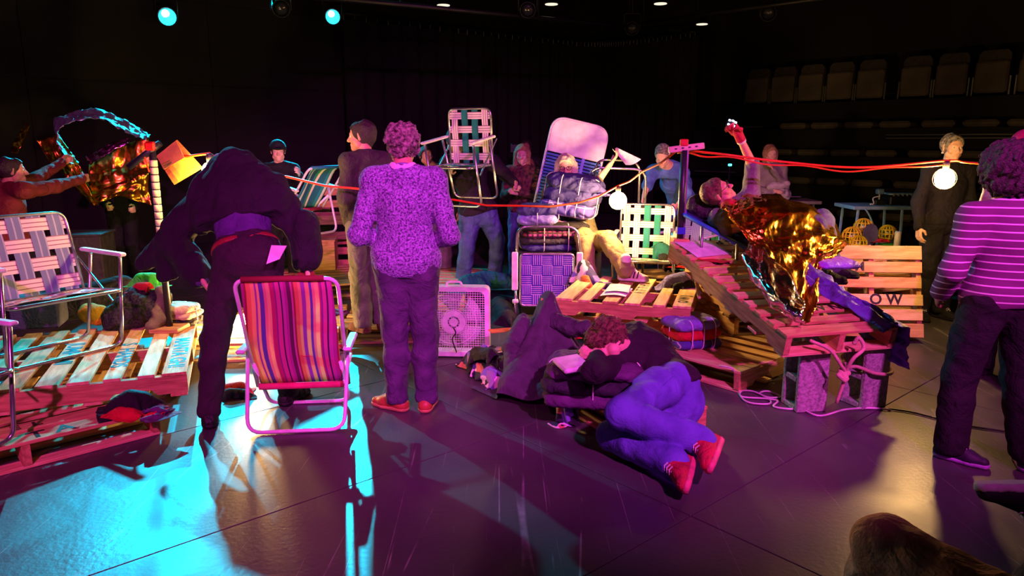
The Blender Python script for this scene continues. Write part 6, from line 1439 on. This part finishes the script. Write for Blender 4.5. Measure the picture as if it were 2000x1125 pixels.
# support for the gear: an upright crate behind the stack
o = E('grey_flight_case', 'low grey flight case carrying the yellow wire balls', 'case', (3.45, 7.2, 0), (0, 0, .1)); zc = .50
link('body', mesh('body', *bevbox(0, 0, zc / 2, .9, .5, zc - .02, .01)), cloth('case_grey', (60, 58, 60)), o); link('lid', mesh('lid', *bevbox(0, 0, zc - .005, .92, .52, .03, .006)), cloth('case_grey', (60, 58, 60)), o)
zt9 = V_(1560, 393, 8.9).z
table('grey folding table with pale papers beyond the raised hand', V_(1500, 393, 8.9), V_(1606, 393, 8.9), zt9, .5, mat('grey_laminate', (130, 126, 120), .6, bump=0), steel)
p = gx(1515, 372, 9.05); lump('pale knitted bundle with dark stripes on the grey table', [(Vector((p.x - .1, p.y, zt9 + .06)), .06), (Vector((p.x + .1, p.y, zt9 + .07)), .07)], mat('pale_stripe_knit', (196, 190, 184), .9, scale=16, rgb2=(60, 60, 64)), 'bundle', 'knit_bundle', soft=False, extra=[('flap', [(Vector((p.x - .08, p.y - .02, zt9 + .17)), .04), (Vector((p.x + .12, p.y, zt9 + .19)), .035)], cloth('pale_knit', (206, 200, 192)))])
paper('white paper lying at the end of the grey table', [gx(1535, 390, 9.0) + Vector((0, 0, .03)), gx(1565, 390, 9.0) + Vector((0, 0, .03)), gx(1562, 388, 9.3) + Vector((0, 0, .03)), gx(1532, 388, 9.3) + Vector((0, 0, .03))])
# back left extras
p = W(213, 545, z=0); o = E('potted_plant', 'spiky plant in a white pot standing on the floor behind the clothes', 'plant', (p.x, p.y, 0))
link('pot', mesh('pot', *lathe([(.055, 0), (.085, .21), (.088, .22), (.075, .22), (.07, .19)], 18), smooth=True), mat('white_pot', (226, 200, 220), .5, bump=0), o)
leaf_m = mat('leaf_green', (52, 70, 44), .6, bump=0)
for k in range(16):
    a = k * 2.4; L = .35 + .25 * ((k * 7) % 5) / 5; e = Vector((math.cos(a), math.sin(a), 0)); V = []
    for t in range(6):
        q = t / 5; c = e * (.02 + L * .55 * q * q + .1 * q) + Vector((0, 0, .2 + L * 1.1 * q - .25 * q * q)); s = e.cross(Vector((0, 0, 1))) * (.014 * (1 - q) + .001); V += [c - s, c + s + Vector((0, 0, .004))]
    lo_ = link('leaf', mesh('leaf', V, [(2 * i, 2 * i + 1, 2 * i + 3, 2 * i + 2) for i in range(5)], smooth=True), leaf_m, o); lo_.modifiers.new('t', 'SOLIDIFY').thickness = .002
o = E('grey_plinth', 'dark grey square plinth standing behind the back of the empty lawn chair', 'plinth', (V_(158, 500, 7.0).x, 7.1, 0), (0, 0, .2)); link('body', mesh('body', *bevbox(0, 0, .35, .42, .42, .68, .01)), cloth('plinth_grey', (66, 62, 60), bump=.1), o); link('top_board', mesh('top_board', *bevbox(0, 0, .70, .44, .44, .02, .004)), cloth('plinth_grey', (66, 62, 60)), o)
o = E('wooden_box', 'plain wooden box on the floor beside the upright pallets', 'box', (V_(617, 470, 8.2).x, 8.3, 0), (0, 0, .15))
for sx, sy, w_, d_ in ((0, -.19, .40, .02), (0, .19, .40, .02), (-.19, 0, .02, .36), (.19, 0, .02, .36)): link('side_panel', mesh('side_panel', *bevbox(sx, sy, .24, w_, d_, .46, .003)), wood_a, o)
link('lid', mesh('lid', *bevbox(0, 0, .48, .42, .42, .02, .004)), wood_a, o)
p = V_(1425, 322, 10.5); o = E('indicator_stand', 'thin black stand with a tiny cyan indicator light left of the raised arm', 'stand', (p.x, p.y, 0)); v, f = tubeg([(0, 0, .01), (0, 0, p.z)], .012, 6); link('pole', mesh('pole', v, f), black_metal, o); link('foot', mesh('foot', *lathe([(.14, 0), (.14, .02), (.02, .03)], 16)), black_metal, o); link('indicator', mesh('indicator', *bevbox(0, -.02, p.z, .05, .03, .03, .006)), mat('cyan_indicator', (60, 220, 240), .4, emis=6, bump=0), o)
lp_ = E('audience_chair', 'black stacking chair under the seated person with the brown trousers', 'chair', (1.39, 1.16, 0), (0, 0, math.radians(35)))
link('seat', mesh('seat', *bevbox(0, 0, .37, .42, .42, .04, .012)), blackc, lp_); link('backrest', mesh('backrest', *bevbox(0, -.23, .66, .42, .03, .36, .01)), blackc, lp_)
for sx in (-1, 1):
    for sy in (-1, 1):
        v, f = tubeg([(sx * .18, sy * .18, .36), (sx * .2, sy * .2, .0)], .012, 6); link('leg', mesh('leg', v, f), black_metal, lp_)
    v, f = tubeg([(sx * .19, -.2, .36), (sx * .19, -.24, .8)], .011, 6); link('back_post', mesh('back_post', v, f), black_metal, lp_)
c2 = copy_tree(lp_); c2.location = (kn.x + .46, kn.y - .33, 0); c2['label'] = 'black stacking chair under the seated person in black'
